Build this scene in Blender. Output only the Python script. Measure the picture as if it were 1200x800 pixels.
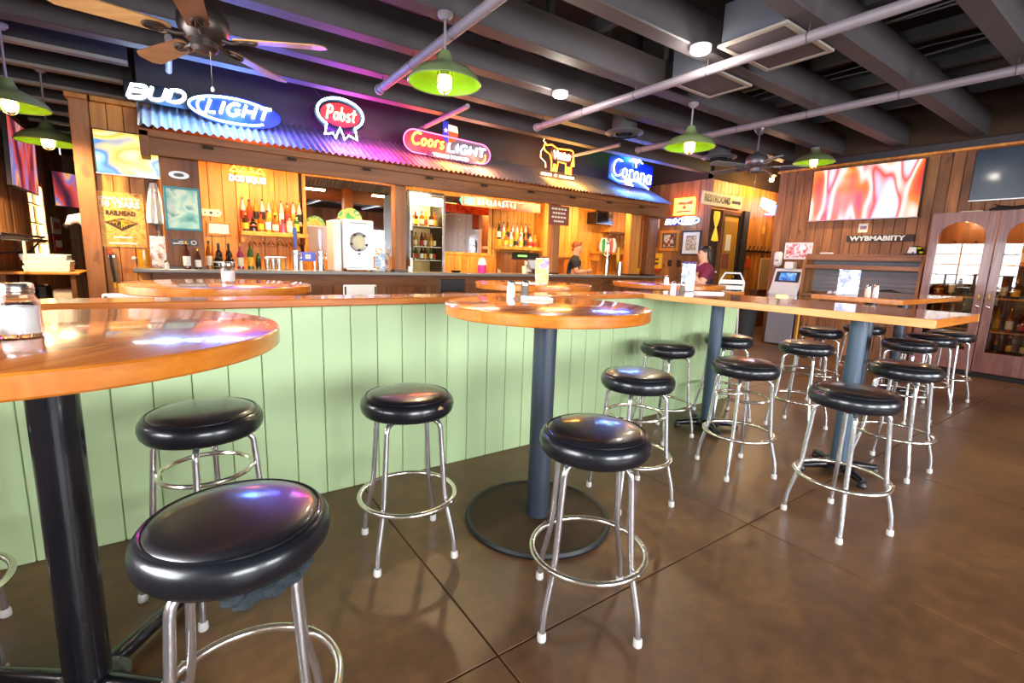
import bpy, bmesh, math, random
from mathutils import Vector, Matrix
random.seed(7)
for o in list(bpy.data.objects): bpy.data.objects.remove(o, do_unlink=True)
SC = bpy.context.scene
COL = SC.collection
PI = math.pi
# ------------------------------------------------------------------ camera
YAW, PITCH, ROLL, CAMH = math.radians(54.771), math.radians(-9.591), math.radians(1.9588), 1.32
fw = Vector((math.cos(PITCH)*math.cos(YAW), math.cos(PITCH)*math.sin(YAW), math.sin(PITCH)))
r0 = Vector((math.sin(YAW), -math.cos(YAW), 0)); u0 = r0.cross(fw)
rr = r0*math.cos(ROLL) + u0*math.sin(ROLL); uu = u0*math.cos(ROLL) - r0*math.sin(ROLL)
cd = bpy.data.cameras.new('camera'); cam = bpy.data.objects.new('camera', cd); COL.objects.link(cam)
cd.sensor_width = 36; cd.lens = 36*561.15/1200; cd.clip_start = 0.02; cd.clip_end = 80
cam.matrix_world = Matrix(((rr.x, uu.x, -fw.x, 0), (rr.y, uu.y, -fw.y, 0), (rr.z, uu.z, -fw.z, CAMH), (0, 0, 0, 1)))
SC.camera = cam
# ------------------------------------------------------------------ view, sky, daylight
vs = SC.view_settings; vs.view_transform = 'Standard'; vs.look = 'None'; vs.gamma = 1; vs.use_curve_mapping = False
vs.exposure = 0.78
w = bpy.data.worlds.new('sky'); SC.world = w; w.use_nodes = True
bgn = w.node_tree.nodes['Background']; bgn.inputs[0].default_value = (0.85, 0.93, 1.0, 1); bgn.inputs[1].default_value = 2.0
def area(name, loc, rot, sx, sy, power, col):
    l = bpy.data.lights.new(name, 'AREA'); l.shape = 'RECTANGLE'; l.size = sx; l.size_y = sy; l.energy = power; l.color = col
    o = bpy.data.objects.new(name, l); COL.objects.link(o); o.location = loc; o.rotation_euler = rot
    return o
DAY = (0.90, 0.95, 1.0)
WIN_LEFT = [(-2.9, -1.1), (0.2, 2.0), (2.9, 4.9), (10.15, 11.3)]      # y spans of the windows in the left wall
WIN_BACK = [(-0.9, 1.3), (2.2, 4.4), (5.4, 7.6)]                      # x spans of unseen windows added behind the camera to light the green wall
XL, YB, XR, YF, ZC = -1.7, -4.0, 9.1, 13.5, 4.3
for a, b in WIN_LEFT: area('window_daylight_or_fill', (XL-0.16, (a+b)/2, 1.65), (0, -PI/2, 0), 1.3, b-a, (75 if a < 9 else 320)*(b-a), DAY)
for a, b in WIN_BACK: area('window_daylight_or_fill', ((a+b)/2, YB-0.16, 1.6), (PI/2, 0, 0), b-a, 1.6, 100*(b-a), DAY)  # fill light through the added back windows
# ------------------------------------------------------------------ helpers
def lin(c): return c/12.92 if c <= 0.04045 else ((c+0.055)/1.055)**2.4
def hx(h): return tuple(lin(int(h[i:i+2], 16)/255) for i in (0, 2, 4)) + (1,)
MATS = {}
def newmat(name):
    m = bpy.data.materials.new(name); m.use_nodes = True; MATS[name] = m
    return m, m.node_tree, m.node_tree.nodes['Principled BSDF']
def plain(name, col, rough=0.5, metal=0, coat=0, var=0, bump=0, bscale=60, spec=None, trans=0, emit=None, es=0, ior=None):
    m, nt, b = newmat(name); c = hx(col)
    b.inputs['Base Color'].default_value = c; b.inputs['Roughness'].default_value = rough; b.inputs['Metallic'].default_value = metal
    b.inputs['Coat Weight'].default_value = coat; b.inputs['Coat Roughness'].default_value = 0.08
    if spec is not None: b.inputs['Specular IOR Level'].default_value = spec
    if trans: b.inputs['Transmission Weight'].default_value = trans
    if ior: b.inputs['IOR'].default_value = ior
    if emit: b.inputs['Emission Color'].default_value = hx(emit); b.inputs['Emission Strength'].default_value = es
    if var or bump:
        tc = nt.nodes.new('ShaderNodeTexCoord'); n = nt.nodes.new('ShaderNodeTexNoise'); n.inputs['Scale'].default_value = bscale; n.inputs['Detail'].default_value = 5
        nt.links.new(tc.outputs['Object'], n.inputs['Vector'])
        if var:
            mx = nt.nodes.new('ShaderNodeMix'); mx.data_type = 'RGBA'
            mx.inputs[6].default_value = tuple(x*(1-var) for x in c[:3])+(1,); mx.inputs[7].default_value = tuple(min(1, x*(1+var)) for x in c[:3])+(1,)
            nt.links.new(n.outputs['Fac'], mx.inputs[0]); nt.links.new(mx.outputs[2], b.inputs['Base Color'])
        if bump:
            bp = nt.nodes.new('ShaderNodeBump'); bp.inputs['Strength'].default_value = bump; bp.inputs['Distance'].default_value = 0.01
            nt.links.new(n.outputs['Fac'], bp.inputs['Height']); nt.links.new(bp.outputs[0], b.inputs['Normal'])
    return m
def wood(name, dark, light, axis='Z', scale=9, rough=0.5, coat=0, knots=0.6, rnd=0.35, stretch=0.09, bump=0.15):
    m, nt, b = newmat(name); N = nt.nodes.new; L = nt.links.new
    tc = N('ShaderNodeTexCoord'); oi = N('ShaderNodeObjectInfo'); mp = N('ShaderNodeMapping')
    s = [1, 1, 1]; s['XYZ'.index(axis)] = stretch; mp.inputs['Scale'].default_value = s
    mul = N('ShaderNodeMath'); mul.operation = 'MULTIPLY'; mul.inputs[1].default_value = 37
    L(oi.outputs['Random'], mul.inputs[0]); L(tc.outputs['Object'], mp.inputs['Vector']); L(mul.outputs[0], mp.inputs['Location'])
    n = N('ShaderNodeTexNoise'); n.inputs['Scale'].default_value = scale; n.inputs['Detail'].default_value = 7; n.inputs['Distortion'].default_value = 0.8; n.inputs['Roughness'].default_value = 0.62
    L(mp.outputs[0], n.inputs['Vector'])
    cr = N('ShaderNodeValToRGB'); cr.color_ramp.elements[0].position = 0.3; cr.color_ramp.elements[1].position = 0.68
    cr.color_ramp.elements[0].color = hx(dark); cr.color_ramp.elements[1].color = hx(light); L(n.outputs['Fac'], cr.inputs[0])
    mp2 = N('ShaderNodeMapping'); s2 = [1, 1, 1]; s2['XYZ'.index(axis)] = 0.45; mp2.inputs['Scale'].default_value = s2
    L(tc.outputs['Object'], mp2.inputs['Vector']); L(mul.outputs[0], mp2.inputs['Location'])
    vo = N('ShaderNodeTexNoise'); vo.inputs['Scale'].default_value = 9; vo.inputs['Detail'].default_value = 1; L(mp2.outputs[0], vo.inputs['Vector'])
    kr = N('ShaderNodeValToRGB'); kr.color_ramp.elements[0].position = 0.68; kr.color_ramp.elements[1].position = 0.76
    kr.color_ramp.elements[0].color = (0, 0, 0, 1); kr.color_ramp.elements[1].color = (knots,)*3+(1,); L(vo.outputs['Fac'], kr.inputs[0])
    mx = N('ShaderNodeMix'); mx.data_type = 'RGBA'; L(kr.outputs[0], mx.inputs[0]); L(cr.outputs[0], mx.inputs[6]); mx.inputs[7].default_value = tuple(x*0.3 for x in hx(dark)[:3])+(1,)
    hs = N('ShaderNodeHueSaturation'); mr = N('ShaderNodeMapRange'); mr.inputs[3].default_value = 1-rnd; mr.inputs[4].default_value = 1+rnd
    L(oi.outputs['Random'], mr.inputs[0]); L(mr.outputs[0], hs.inputs['Value']); L(mx.outputs[2], hs.inputs['Color'])
    L(hs.outputs[0], b.inputs['Base Color']); b.inputs['Roughness'].default_value = rough
    b.inputs['Coat Weight'].default_value = coat; b.inputs['Coat Roughness'].default_value = 0.07
    if bump:
        bp = N('ShaderNodeBump'); bp.inputs['Strength'].default_value = bump; bp.inputs['Distance'].default_value = 0.004
        L(n.outputs['Fac'], bp.inputs['Height']); L(bp.outputs[0], b.inputs['Normal'])
    return m
def glow(name, col, strength):
    m = bpy.data.materials.new(name); m.use_nodes = True; MATS[name] = m; nt = m.node_tree
    nt.nodes.remove(nt.nodes['Principled BSDF']); e = nt.nodes.new('ShaderNodeEmission')
    e.inputs[0].default_value = hx(col); e.inputs[1].default_value = strength
    nt.links.new(e.outputs[0], nt.nodes['Material Output'].inputs[0]); return m
def pane(name, tint='FFFFFF', refl=0.12, rough=0.0):
    m = bpy.data.materials.new(name); m.use_nodes = True; MATS[name] = m; nt = m.node_tree
    nt.nodes.remove(nt.nodes['Principled BSDF']); t = nt.nodes.new('ShaderNodeBsdfTransparent'); t.inputs[0].default_value = hx(tint)
    g = nt.nodes.new('ShaderNodeBsdfGlossy'); g.inputs['Roughness'].default_value = rough; mx = nt.nodes.new('ShaderNodeMixShader'); lw = nt.nodes.new('ShaderNodeFresnel'); lw.inputs[0].default_value = 1.5
    ad = nt.nodes.new('ShaderNodeMath'); ad.operation = 'ADD'; ad.inputs[1].default_value = refl-0.04; ad.use_clamp = True
    nt.links.new(lw.outputs[0], ad.inputs[0]); nt.links.new(ad.outputs[0], mx.inputs[0]); nt.links.new(t.outputs[0], mx.inputs[1]); nt.links.new(g.outputs[0], mx.inputs[2])
    nt.links.new(mx.outputs[0], nt.nodes['Material Output'].inputs[0]); return m
def blotch(name, cols, scale=(3, 3, 3), strength=1.0, detail=2, dist=0.35, seed=0, emit=True, rough=0.4):
    """a soft picture of coloured patches: a lit screen when emit, else print on paper"""
    m, nt, b = newmat(name); N = nt.nodes.new; L = nt.links.new
    tc = N('ShaderNodeTexCoord'); mp = N('ShaderNodeMapping'); mp.inputs['Scale'].default_value = scale; mp.inputs['Location'].default_value = (seed, seed*1.7, seed*0.3)
    n = N('ShaderNodeTexNoise'); n.inputs['Scale'].default_value = 1; n.inputs['Detail'].default_value = detail; n.inputs['Distortion'].default_value = dist
    L(tc.outputs['Object'], mp.inputs['Vector']); L(mp.outputs[0], n.inputs['Vector'])
    cr = N('ShaderNodeValToRGB'); el = cr.color_ramp.elements
    for i, c in enumerate(cols):
        p = 0.28+0.44*i/(len(cols)-1); e = el[i] if i < 2 else el.new(p)
        e.position = p; e.color = hx(c)
    L(n.outputs['Fac'], cr.inputs[0])
    if emit:
        b.inputs['Base Color'].default_value = (0.01, 0.01, 0.01, 1); L(cr.outputs[0], b.inputs['Emission Color']); b.inputs['Emission Strength'].default_value = strength
        b.inputs['Roughness'].default_value = 0.2
    else: L(cr.outputs[0], b.inputs['Base Color']); b.inputs['Roughness'].default_value = rough
    return m
class B:
    def __init__(s): s.v = []; s.f = []; s.m = []
    def add(s, vs, fs, m=0):
        k = len(s.v); s.v += [tuple(v) for v in vs]; s.f += [tuple(i+k for i in f) for f in fs]; s.m += [m]*len(fs); return s
    def box(s, x0, x1, y0, y1, z0, z1, m=0):
        return s.add([(x, y, z) for x in (x0, x1) for y in (y0, y1) for z in (z0, z1)],
            [(0, 1, 3, 2), (4, 6, 7, 5), (0, 4, 5, 1), (2, 3, 7, 6), (0, 2, 6, 4), (1, 5, 7, 3)], m)
    def cbox(s, x0, x1, y0, y1, z0, z1, c=0.006, m=0):
        bm = bmesh.new(); lo = (x0, y0, z0); hi = (x1, y1, z1)
        c = min(c, *(0.45*abs(hi[i]-lo[i]) for i in range(3)))
        for a in range(8):
            k = [(a >> i) & 1 for i in range(3)]
            for ax in range(3):
                p = [hi[i] if k[i] else lo[i] for i in range(3)]
                for i in range(3):
                    if i != ax: p[i] += -c if k[i] else c
                bm.verts.new(p)
        h = bmesh.ops.convex_hull(bm, input=bm.verts); bmesh.ops.dissolve_limit(bm, angle_limit=0.02, verts=bm.verts, edges=bm.edges)
        bm.verts.index_update(); s.add([v.co for v in bm.verts], [[v.index for v in f.verts] for f in bm.faces], m); bm.free(); return s
    def tube(s, path, r, n=8, m=0, closed=False, caps=True):
        P = [Vector(p) for p in path]; k = len(P)
        T = []
        for i in range(k):
            a = P[(i-1) % k] if closed or i else P[0]; b = P[(i+1) % k] if closed or i < k-1 else P[-1]
            T.append((b-a).normalized() if (b-a).length > 1e-9 else Vector((0, 0, 1)))
        up = Vector((0, 0, 1)) if abs(T[0].z) < 0.9 else Vector((1, 0, 0))
        nrm = (up - T[0]*up.dot(T[0])).normalized(); vs = []
        for i in range(k):
            nrm = (nrm - T[i]*nrm.dot(T[i])).normalized(); bn = T[i].cross(nrm)
            ri = r[i] if isinstance(r, (list, tuple)) else r
            for j in range(n):
                a = 2*PI*j/n; vs.append(P[i] + (nrm*math.cos(a) + bn*math.sin(a))*ri)
        fs = []
        for i in range(k if closed else k-1):
            i2 = (i+1) % k
            for j in range(n): fs.append((i*n+j, i*n+(j+1) % n, i2*n+(j+1) % n, i2*n+j))
        if caps and not closed: fs += [tuple(range(n))[::-1], tuple((k-1)*n+j for j in range(n))]
        return s.add(vs, fs, m)
    def cyl(s, p0, p1, r, r1=None, n=12, m=0): return s.tube([p0, p1], [r, r if r1 is None else r1], n, m)
    def lathe(s, prof, n=24, c=(0, 0, 0), m=0, sx=1, sy=1):
        vs = []; fs = []; k = len(prof)
        for (r, z) in prof:
            for j in range(n): a = 2*PI*j/n; vs.append((c[0]+r*sx*math.cos(a), c[1]+r*sy*math.sin(a), c[2]+z))
        for i in range(k-1):
            for j in range(n): fs.append((i*n+j, i*n+(j+1) % n, (i+1)*n+(j+1) % n, (i+1)*n+j))
        if prof[0][0] < 0.004: fs.append(tuple(range(n))[::-1])
        if prof[-1][0] < 0.004: fs.append(tuple((k-1)*n+j for j in range(n)))
        return s.add(vs, fs, m)
    def ring(s, c, R, r, n=32, k=8, m=0, z=None):
        return s.tube([(c[0]+R*math.cos(2*PI*i/n), c[1]+R*math.sin(2*PI*i/n), c[2]) for i in range(n)], r, k, m, closed=True)
    def ball(s, c, rx, ry=None, rz=None, n=14, k=8, m=0):
        ry = rx if ry is None else ry; rz = rx if rz is None else rz
        vs = [(c[0]+rx*math.sin(PI*i/k)*math.cos(2*PI*j/n), c[1]+ry*math.sin(PI*i/k)*math.sin(2*PI*j/n), c[2]-rz*math.cos(PI*i/k)) for i in range(1, k) for j in range(n)]
        fs = [(i*n+j, i*n+(j+1) % n, (i+1)*n+(j+1) % n, (i+1)*n+j) for i in range(k-2) for j in range(n)]
        b0 = len(vs); vs += [(c[0], c[1], c[2]-rz), (c[0], c[1], c[2]+rz)]
        fs += [(b0, (j+1) % n, j) for j in range(n)] + [(b0+1, (k-2)*n+j, (k-2)*n+(j+1) % n) for j in range(n)]
        return s.add(vs, fs, m)
    def prism(s, pts, y0, y1, m=0):        # outline in x,z pushed through y
        n = len(pts); vs = [(x, y0, z) for x, z in pts] + [(x, y1, z) for x, z in pts]
        return s.add(vs, [tuple(range(n)), tuple(range(2*n-1, n-1, -1))] + [(i, i+n, (i+1) % n+n, (i+1) % n) for i in range(n)], m)
    def merge(s, me, mat=Matrix(), m=0):
        return s.add([mat @ v.co for v in me.vertices], [tuple(p.vertices) for p in me.polygons], m)
    def mesh(s, name, mats, smooth=True, ang=38):
        me = bpy.data.meshes.new(name); me.from_pydata(s.v, [], s.f)
        for mt in (mats if isinstance(mats, (list, tuple)) else [mats]): me.materials.append(MATS[mt])
        me.polygons.foreach_set('material_index', s.m)
        bm = bmesh.new(); bm.from_mesh(me); bmesh.ops.recalc_face_normals(bm, faces=bm.faces); bm.to_mesh(me); bm.free()
        if smooth:
            me.polygons.foreach_set('use_smooth', [True]*len(me.polygons)); me.set_sharp_from_angle(angle=math.radians(ang))
        me.update(); return me
    def ob(s, name, mats, parent=None, loc=(0, 0, 0), rz=0, **k): return link(name, s.mesh(name, mats, **k), parent, loc, rz)
def link(name, me, parent=None, loc=(0, 0, 0), rz=0):
    o = bpy.data.objects.new(name, me); COL.objects.link(o); o.location = loc; o.rotation_euler = (0, 0, rz)
    if parent: o.parent = parent
    return o
def tag(o, label, cat, group=None):
    o['label'] = label; o['category'] = cat
    if group: o['group'] = group
    return o
def thing(name, label, cat, loc=(0, 0, 0), rz=0, group=None):
    return tag(link(name, None, None, loc, rz), label, cat, group)
def struct(o): o['kind'] = 'structure'; return o
def dup(root, loc, rz, label=None, group=None):
    r = root.copy(); COL.objects.link(r); r.location = loc; r.rotation_euler = (0, 0, rz)
    if label: r['label'] = label
    if group: r['group'] = group
    for ch in root.children:
        c = ch.copy(); COL.objects.link(c); c.parent = r
        for g in ch.children:
            d = g.copy(); COL.objects.link(d); d.parent = c
    return r
def lamp(name, loc, power, col, parent=None, r=0.04, kind='POINT', spot=None):
    l = bpy.data.lights.new(name, kind); l.energy = power; l.color = col; l.shadow_soft_size = r
    if spot: l.spot_size = spot; l.spot_blend = 0.6
    o = bpy.data.objects.new(name, l); COL.objects.link(o); o.location = loc
    if parent: o.parent = parent
    return o
def fillet(pts, rad, n=5):
    P = [Vector(p) for p in pts]; out = [P[0]]
    for i in range(1, len(P)-1):
        a = (P[i-1]-P[i]); b = (P[i+1]-P[i]); d = min(rad, a.length*0.45, b.length*0.45)
        p0 = P[i]+a.normalized()*d; p1 = P[i]+b.normalized()*d
        for k in range(n+1): t = k/n; out.append(p0*(1-t)**2 + P[i]*2*t*(1-t) + p1*t*t)
    out.append(P[-1]); return out
TXT = {}
def text(s, size, depth=0.002, bold=0.0, shear=0.0):
    key = (s, size, depth, bold, shear)
    if key not in TXT:
        cu = bpy.data.curves.new('lettering', 'FONT'); cu.body = s; cu.size = size; cu.align_x = 'CENTER'; cu.align_y = 'CENTER'; cu.extrude = depth; cu.offset = bold; cu.shear = shear; cu.resolution_u = 2
        o = bpy.data.objects.new('lettering', cu); COL.objects.link(o); bpy.context.view_layer.update()
        me = bpy.data.meshes.new_from_object(o.evaluated_get(bpy.context.evaluated_depsgraph_get())); bpy.data.objects.remove(o); bpy.data.curves.remove(cu); TXT[key] = me
    return TXT[key]
def letters(name, s, size, mat, parent, x, y, z, depth=0.002, bold=0.0, shear=0.0, width=None, tilt=0):
    """raised lettering facing local -y, centred on x,z; width squeezes it to a measured width"""
    me = text(s, size, depth, bold, shear); xs = [v.co.x for v in me.vertices]; k = 1 if not width else width/(max(xs)-min(xs))
    b = B().merge(me, Matrix.Translation((x, y, z)) @ Matrix.Rotation(tilt, 4, 'Y') @ Matrix.Rotation(PI/2, 4, 'X') @ Matrix.Diagonal((k, 1, 1, 1)))
    return b.ob(name, mat, parent, smooth=False)
# ------------------------------------------------------------------ materials
wood('wall_wood', '6C4424', 'A66C3A', knots=0.8, rnd=0.28, rough=0.55)
wood('bar_wood', 'A85F1C', 'E0963C', knots=0.55, rnd=0.2, rough=0.5)
wood('bar_wood_lit', 'B56A18', 'EDA43A', knots=0.5, rnd=0.15, rough=0.5)  # bar wood copy made lighter, the bar's lighting put into its colour
wood('dark_wood', '5A3319', '8A5529', knots=0.5, rnd=0.2, rough=0.55)
wood('dark_wood_x', '64391B', '935B2C', axis='X', knots=0.5, rnd=0.2, rough=0.55)
wood('post_wood', '7C4A24', 'B0713A', knots=0.5, rnd=0.15, rough=0.5)
wood('table_wood', 'A24E1C', 'C97A34', axis='X', scale=16, knots=0.0, rnd=0.06, rough=0.22, coat=0.8, stretch=0.06, bump=0.03)
wood('table_edge', 'B25A14', 'D4822C', axis='X', scale=14, knots=0.0, rnd=0.05, rough=0.25, coat=0.6, stretch=0.1, bump=0.03)
wood('light_edge', 'C98540', 'E6AC66', axis='Y', scale=14, knots=0.0, rnd=0.05, rough=0.28, coat=0.5, stretch=0.1, bump=0.03)
wood('table_wood_y', '9A4E2A', 'BE7444', axis='Y', scale=16, knots=0.0, rnd=0.06, rough=0.2, coat=0.8, stretch=0.06, bump=0.03)
wood('cabinet_wood', '6E4540', '9C6C60', knots=0.1, rnd=0.05, rough=0.4, coat=0.2, scale=14)
wood('blade_wood', '9C6A3C', 'C79A62', axis='X', knots=0, rnd=0.1, rough=0.35, scale=10)
wood('blade_dark', '5C3A26', '7E5438', axis='X', knots=0, rnd=0.1, rough=0.35, scale=10)
plain('green_paint', 'B2C896', 0.45, var=0.07, bscale=3, bump=0.04)
plain('green_gap', '5A6236', 0.8)
plain('vinyl', '131218', 0.33, coat=0.6, bump=0.06, bscale=14, spec=1.0)
plain('vinyl_side', '14161C', 0.3, coat=0.3, bump=0.04, bscale=30)
plain('chrome', 'E2E2E6', 0.2, metal=0.92)
plain('chrome_dull', 'B9B4AE', 0.3, metal=1.0)
plain('foot_white', 'CFCBC6', 0.5)
plain('torn_foam', '2E363B', 0.95, var=0.5, bump=1.0, bscale=40)
plain('tear_foam', 'C9A070', 0.9)
plain('pole_black', '121318', 0.22, coat=0.3, bump=0.06, bscale=20)
plain('pole_blue', '3F4F60', 0.42, bump=0.05, bscale=20)
plain('pole_grey', '323B47', 0.4, bump=0.05, bscale=20)
plain('beam_paint', '413B3D', 0.6, var=0.12, bscale=4)
plain('deck_dark', '161415', 0.9)
plain('pipe_paint', '7A7276', 0.45)
plain('duct_paint', '333133', 0.6)
plain('black', '101012', 0.45)
plain('black_gloss', '0B0C0F', 0.12)
plain('white', 'EDEBE6', 0.55)
plain('paper', 'F1EEE6', 0.8)
plain('grey_metal', 'A9A8A6', 0.32, metal=0.9)
plain('dark_metal', '4E4642', 0.4, metal=0.8)
plain('steel', 'C4C2BE', 0.22, metal=1.0)
plain('counter_grey', '7F7A76', 0.3, coat=0.2)
plain('lamp_green', '6C7A50', 0.3, coat=0.4)
plain('lamp_green_in', '86C424', 0.35)
plain('mirror', 'F2F2F2', 0.02, metal=1.0)
plain('glass_clear', 'FFFFFF', 0.03, trans=1.0, ior=1.3)
pane('pane', 'FFFFFF', 0.06); pane('cabinet_pane', 'F4E9DA', 0.045); pane('fridge_pane', 'FFFDF6', 0.05)
def floor_mat():
    m, nt, b = newmat('concrete'); N = nt.nodes.new; L = nt.links.new
    g = N('ShaderNodeNewGeometry'); n1 = N('ShaderNodeTexNoise'); n1.inputs['Scale'].default_value = 1.1; n1.inputs['Detail'].default_value = 8; n1.inputs['Roughness'].default_value = 0.6
    n2 = N('ShaderNodeTexNoise'); n2.inputs['Scale'].default_value = 14; n2.inputs['Detail'].default_value = 6
    L(g.outputs['Position'], n1.inputs['Vector']); L(g.outputs['Position'], n2.inputs['Vector'])
    cr = N('ShaderNodeValToRGB'); e = cr.color_ramp.elements; e[0].position = 0.3; e[0].color = hx('483324'); e[1].position = 0.7; e[1].color = hx('845D39')
    x = e.new(0.5); x.color = hx('67462C')
    ad = N('ShaderNodeMath'); ad.operation = 'MULTIPLY_ADD'; ad.inputs[1].default_value = 0.35; L(n2.outputs['Fac'], ad.inputs[0]); 
    su = N('ShaderNodeMath'); su.operation = 'MULTIPLY_ADD'; su.inputs[1].default_value = 0.8; su.inputs[2].default_value = -0.07; L(n1.outputs['Fac'], su.inputs[0]); L(su.outputs[0], ad.inputs[2])
    L(ad.outputs[0], cr.inputs[0]); L(cr.outputs[0], b.inputs['Base Color'])
    n3 = N('ShaderNodeTexNoise'); n3.inputs['Scale'].default_value = 170; L(g.outputs['Position'], n3.inputs['Vector'])
    sp = N('ShaderNodeValToRGB'); sp.color_ramp.elements[0].position = 0.72; sp.color_ramp.elements[1].position = 0.78; L(n3.outputs['Fac'], sp.inputs[0])
    mr = N('ShaderNodeMapRange'); mr.inputs[3].default_value = 0.3; mr.inputs[4].default_value = 0.5; L(n2.outputs['Fac'], mr.inputs[0]); L(mr.outputs[0], b.inputs['Roughness'])
    bp = N('ShaderNodeBump'); bp.inputs['Strength'].default_value = 0.06; bp.inputs['Distance'].default_value = 0.01; L(n2.outputs['Fac'], bp.inputs['Height']); L(bp.outputs[0], b.inputs['Normal'])
floor_mat()
plain('joint_dark', '1C1512', 0.9)
# ------------------------------------------------------------------ floor and ceiling deck
XE = 12.6
fl = struct(B().box(XL-0.3, XE, YB-0.3, YF+0.3, -0.12, -0.02).ob('floor', 'joint_dark'))
def cuts(a, b, s, p):
    k = math.ceil((a-s)/p); out = [a]
    while s+k*p < b-0.05:
        if s+k*p > a+0.05: out.append(s+k*p)
        k += 1
    return out+[b]
sx = cuts(XL, XE, 0.812, 1.57); sy = cuts(YB, YF, 1.168, 1.57)
for i in range(len(sx)-1):
    for j in range(len(sy)-1):
        g = 0.003; w_, h_ = sx[i+1]-sx[i]-2*g, sy[j+1]-sy[j]-2*g
        B().cbox(-w_/2, w_/2, -h_/2, h_/2, -0.02, 0, 0.002).ob('slab', 'concrete', fl, ((sx[i]+sx[i+1])/2, (sy[j]+sy[j+1])/2, 0), smooth=False)
struct(B().box(XL-0.3, XE, YB-0.3, YF+0.3, ZC, ZC+0.1).ob('ceiling', 'deck_dark'))
# ------------------------------------------------------------------ walls
def planks(parent, along, a, b, fixed, z0, z1, pitch, mat, depth=0.02, gap=0.006, holes=(), jit=0.004):
    """vertical boards on a wall; along 'x' (wall faces -y), 'y-' (faces -x) or 'y+' (faces +x); holes are (a0,a1,z0,z1)"""
    n = max(1, round((b-a)/pitch)); p = (b-a)/n; cache = {}
    for i in range(n):
        c = a+(i+0.5)*p; spans = [(z0, z1)]
        for h in holes:
            if h[0] < c < h[1]:
                ns = []
                for s0, s1 in spans:
                    if h[3] <= s0 or h[2] >= s1: ns.append((s0, s1))
                    else:
                        if h[2] > s0: ns.append((s0, h[2]))
                        if h[3] < s1: ns.append((h[3], s1))
                spans = ns
        for s0, s1 in spans:
            k = (round(s0, 3), round(s1, 3))
            if k not in cache: cache[k] = B().cbox(-p/2+gap/2, p/2-gap/2, -depth, 0, s0, s1, 0.003).mesh('plank', mat, smooth=False)
            j = random.uniform(0, jit)
            if along == 'x': link('plank', cache[k], parent, (c, fixed-j, 0), 0)
            elif along == 'y-': link('plank', cache[k], parent, (fixed-j, c, 0), -PI/2)
            else: link('plank', cache[k], parent, (fixed+j, c, 0), PI/2)
plain('wall_core', '3A2616', 0.9)
def window_unit(idx, along, a, b, fixed, z0, z1, cols, rows):
    """sash with muntins and single panes"""
    d = 1
    fr = B(); t = 0.05
    for (p, q, r, s) in ((a, b, z0, z0+t), (a, b, z1-t, z1), (a, a+t, z0, z1), (b-t, b, z0, z1)):
        fr.box(p, q, -0.06, 0.04, r, s)
    W = link('window_%d' % idx, fr.mesh('window', 'window_wood', smooth=False), None, *(((0, fixed, 0), 0) if along == 'x' else ((fixed, 0, 0), PI/2)))
    struct(W)
    if along != 'x':
        pass
    cw, rh = (b-a-2*t)/cols, (z1-z0-2*t)/rows
    pm = B().box(-cw/2+0.008, cw/2-0.008, -0.003, 0.003, -rh/2+0.008, rh/2-0.008).mesh('pane', 'pane', smooth=False)
    for i in range(cols):
        for j in range(rows): link('pane', pm, W, (a+t+(i+0.5)*cw, 0, z0+t+(j+0.5)*rh))
    for i in range(1, cols): B().box(a+t+i*cw-0.012, a+t+i*cw+0.012, -0.02, 0.02, z0+t, z1-t).ob('muntin', 'window_wood', W, smooth=False)
    for j in range(1, rows): B().box(a+t, b-t, -0.018, 0.018, z0+t+j*rh-0.012, z0+t+j*rh+0.012).ob('muntin', 'window_wood', W, smooth=False)
    return W
wood('window_wood', 'A97334', 'D8A45C', knots=0.1, rnd=0.05)
def pierced(b, along, a0, a1, fx0, fx1, z0, z1, wins, wz0, wz1):
    """wall slab with window openings cut out of it"""
    def bx(p, q, r, s):
        b.box(p, q, fx0, fx1, r, s) if along == 'x' else b.box(fx0, fx1, p, q, r, s)
    e = a0
    for p, q in wins:
        bx(e, p, z0, z1); bx(p, q, z0, wz0); bx(p, q, wz1, z1); e = q
    bx(e, a1, z0, z1); return b
wl = struct(pierced(B(), 'y', YB, YF, XL-0.12, XL-0.02, 0, ZC, WIN_LEFT, 1.0, 2.3).ob('wall_left', 'wall_core', smooth=False))
planks(wl, 'y+', YB, YF, XL-0.02, 0, 3.1, 0.16, 'wall_wood', holes=[(a, b, 1.0, 2.3) for a, b in WIN_LEFT])
wb = struct(pierced(B(), 'x', XL-0.12, XE, YB-0.12, YB-0.02, 0, ZC, WIN_BACK, 0.8, 2.4).ob('wall_back', 'wall_core', smooth=False))
n_w = 0
for a, b in WIN_LEFT: n_w += 1; window_unit(n_w, 'y', a, b, XL-0.07, 1.0, 2.3, 3 if b-a > 1.5 else 2, 4)
for a, b in WIN_BACK: n_w += 1; window_unit(n_w, 'x', a, b, YB-0.07, 0.8, 2.4, 4, 4)
# boards of the wall behind the camera face +y
nbk = 90
for i in range(nbk):
    c = XL+(XE-XL)*(i+0.5)/nbk; p = (XE-XL)/nbk
    hit = any(a < c < b for a, b in WIN_BACK)
    for s0, s1 in ([(0, 0.8), (2.4, 3.1)] if hit else [(0, 3.1)]):
        B().box(-p/2+0.003, p/2-0.003, -0.02, 0, s0, s1).ob('plank', 'wall_wood', wb, (c, YB, 0), 0, smooth=False)
wf = struct(B().box(XL, XE, YF, YF+0.1, 0, ZC).ob('wall_far', 'wall_core', smooth=False)); planks(wf, 'x', XL, 0.8, YF, 0, 3.1, 0.16, 'wall_wood')
wr = struct(B().box(XR, XR+0.12, YB, 4.65, 0, ZC).ob('wall_right', 'wall_core', smooth=False)); planks(wr, 'y-', 0.45, 4.65, XR, 0, 3.02, 0.14, 'wall_wood')
planks(wr, 'y-', YB, 0.45, XR, 0, 3.02, 0.15, 'wall_wood')
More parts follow.
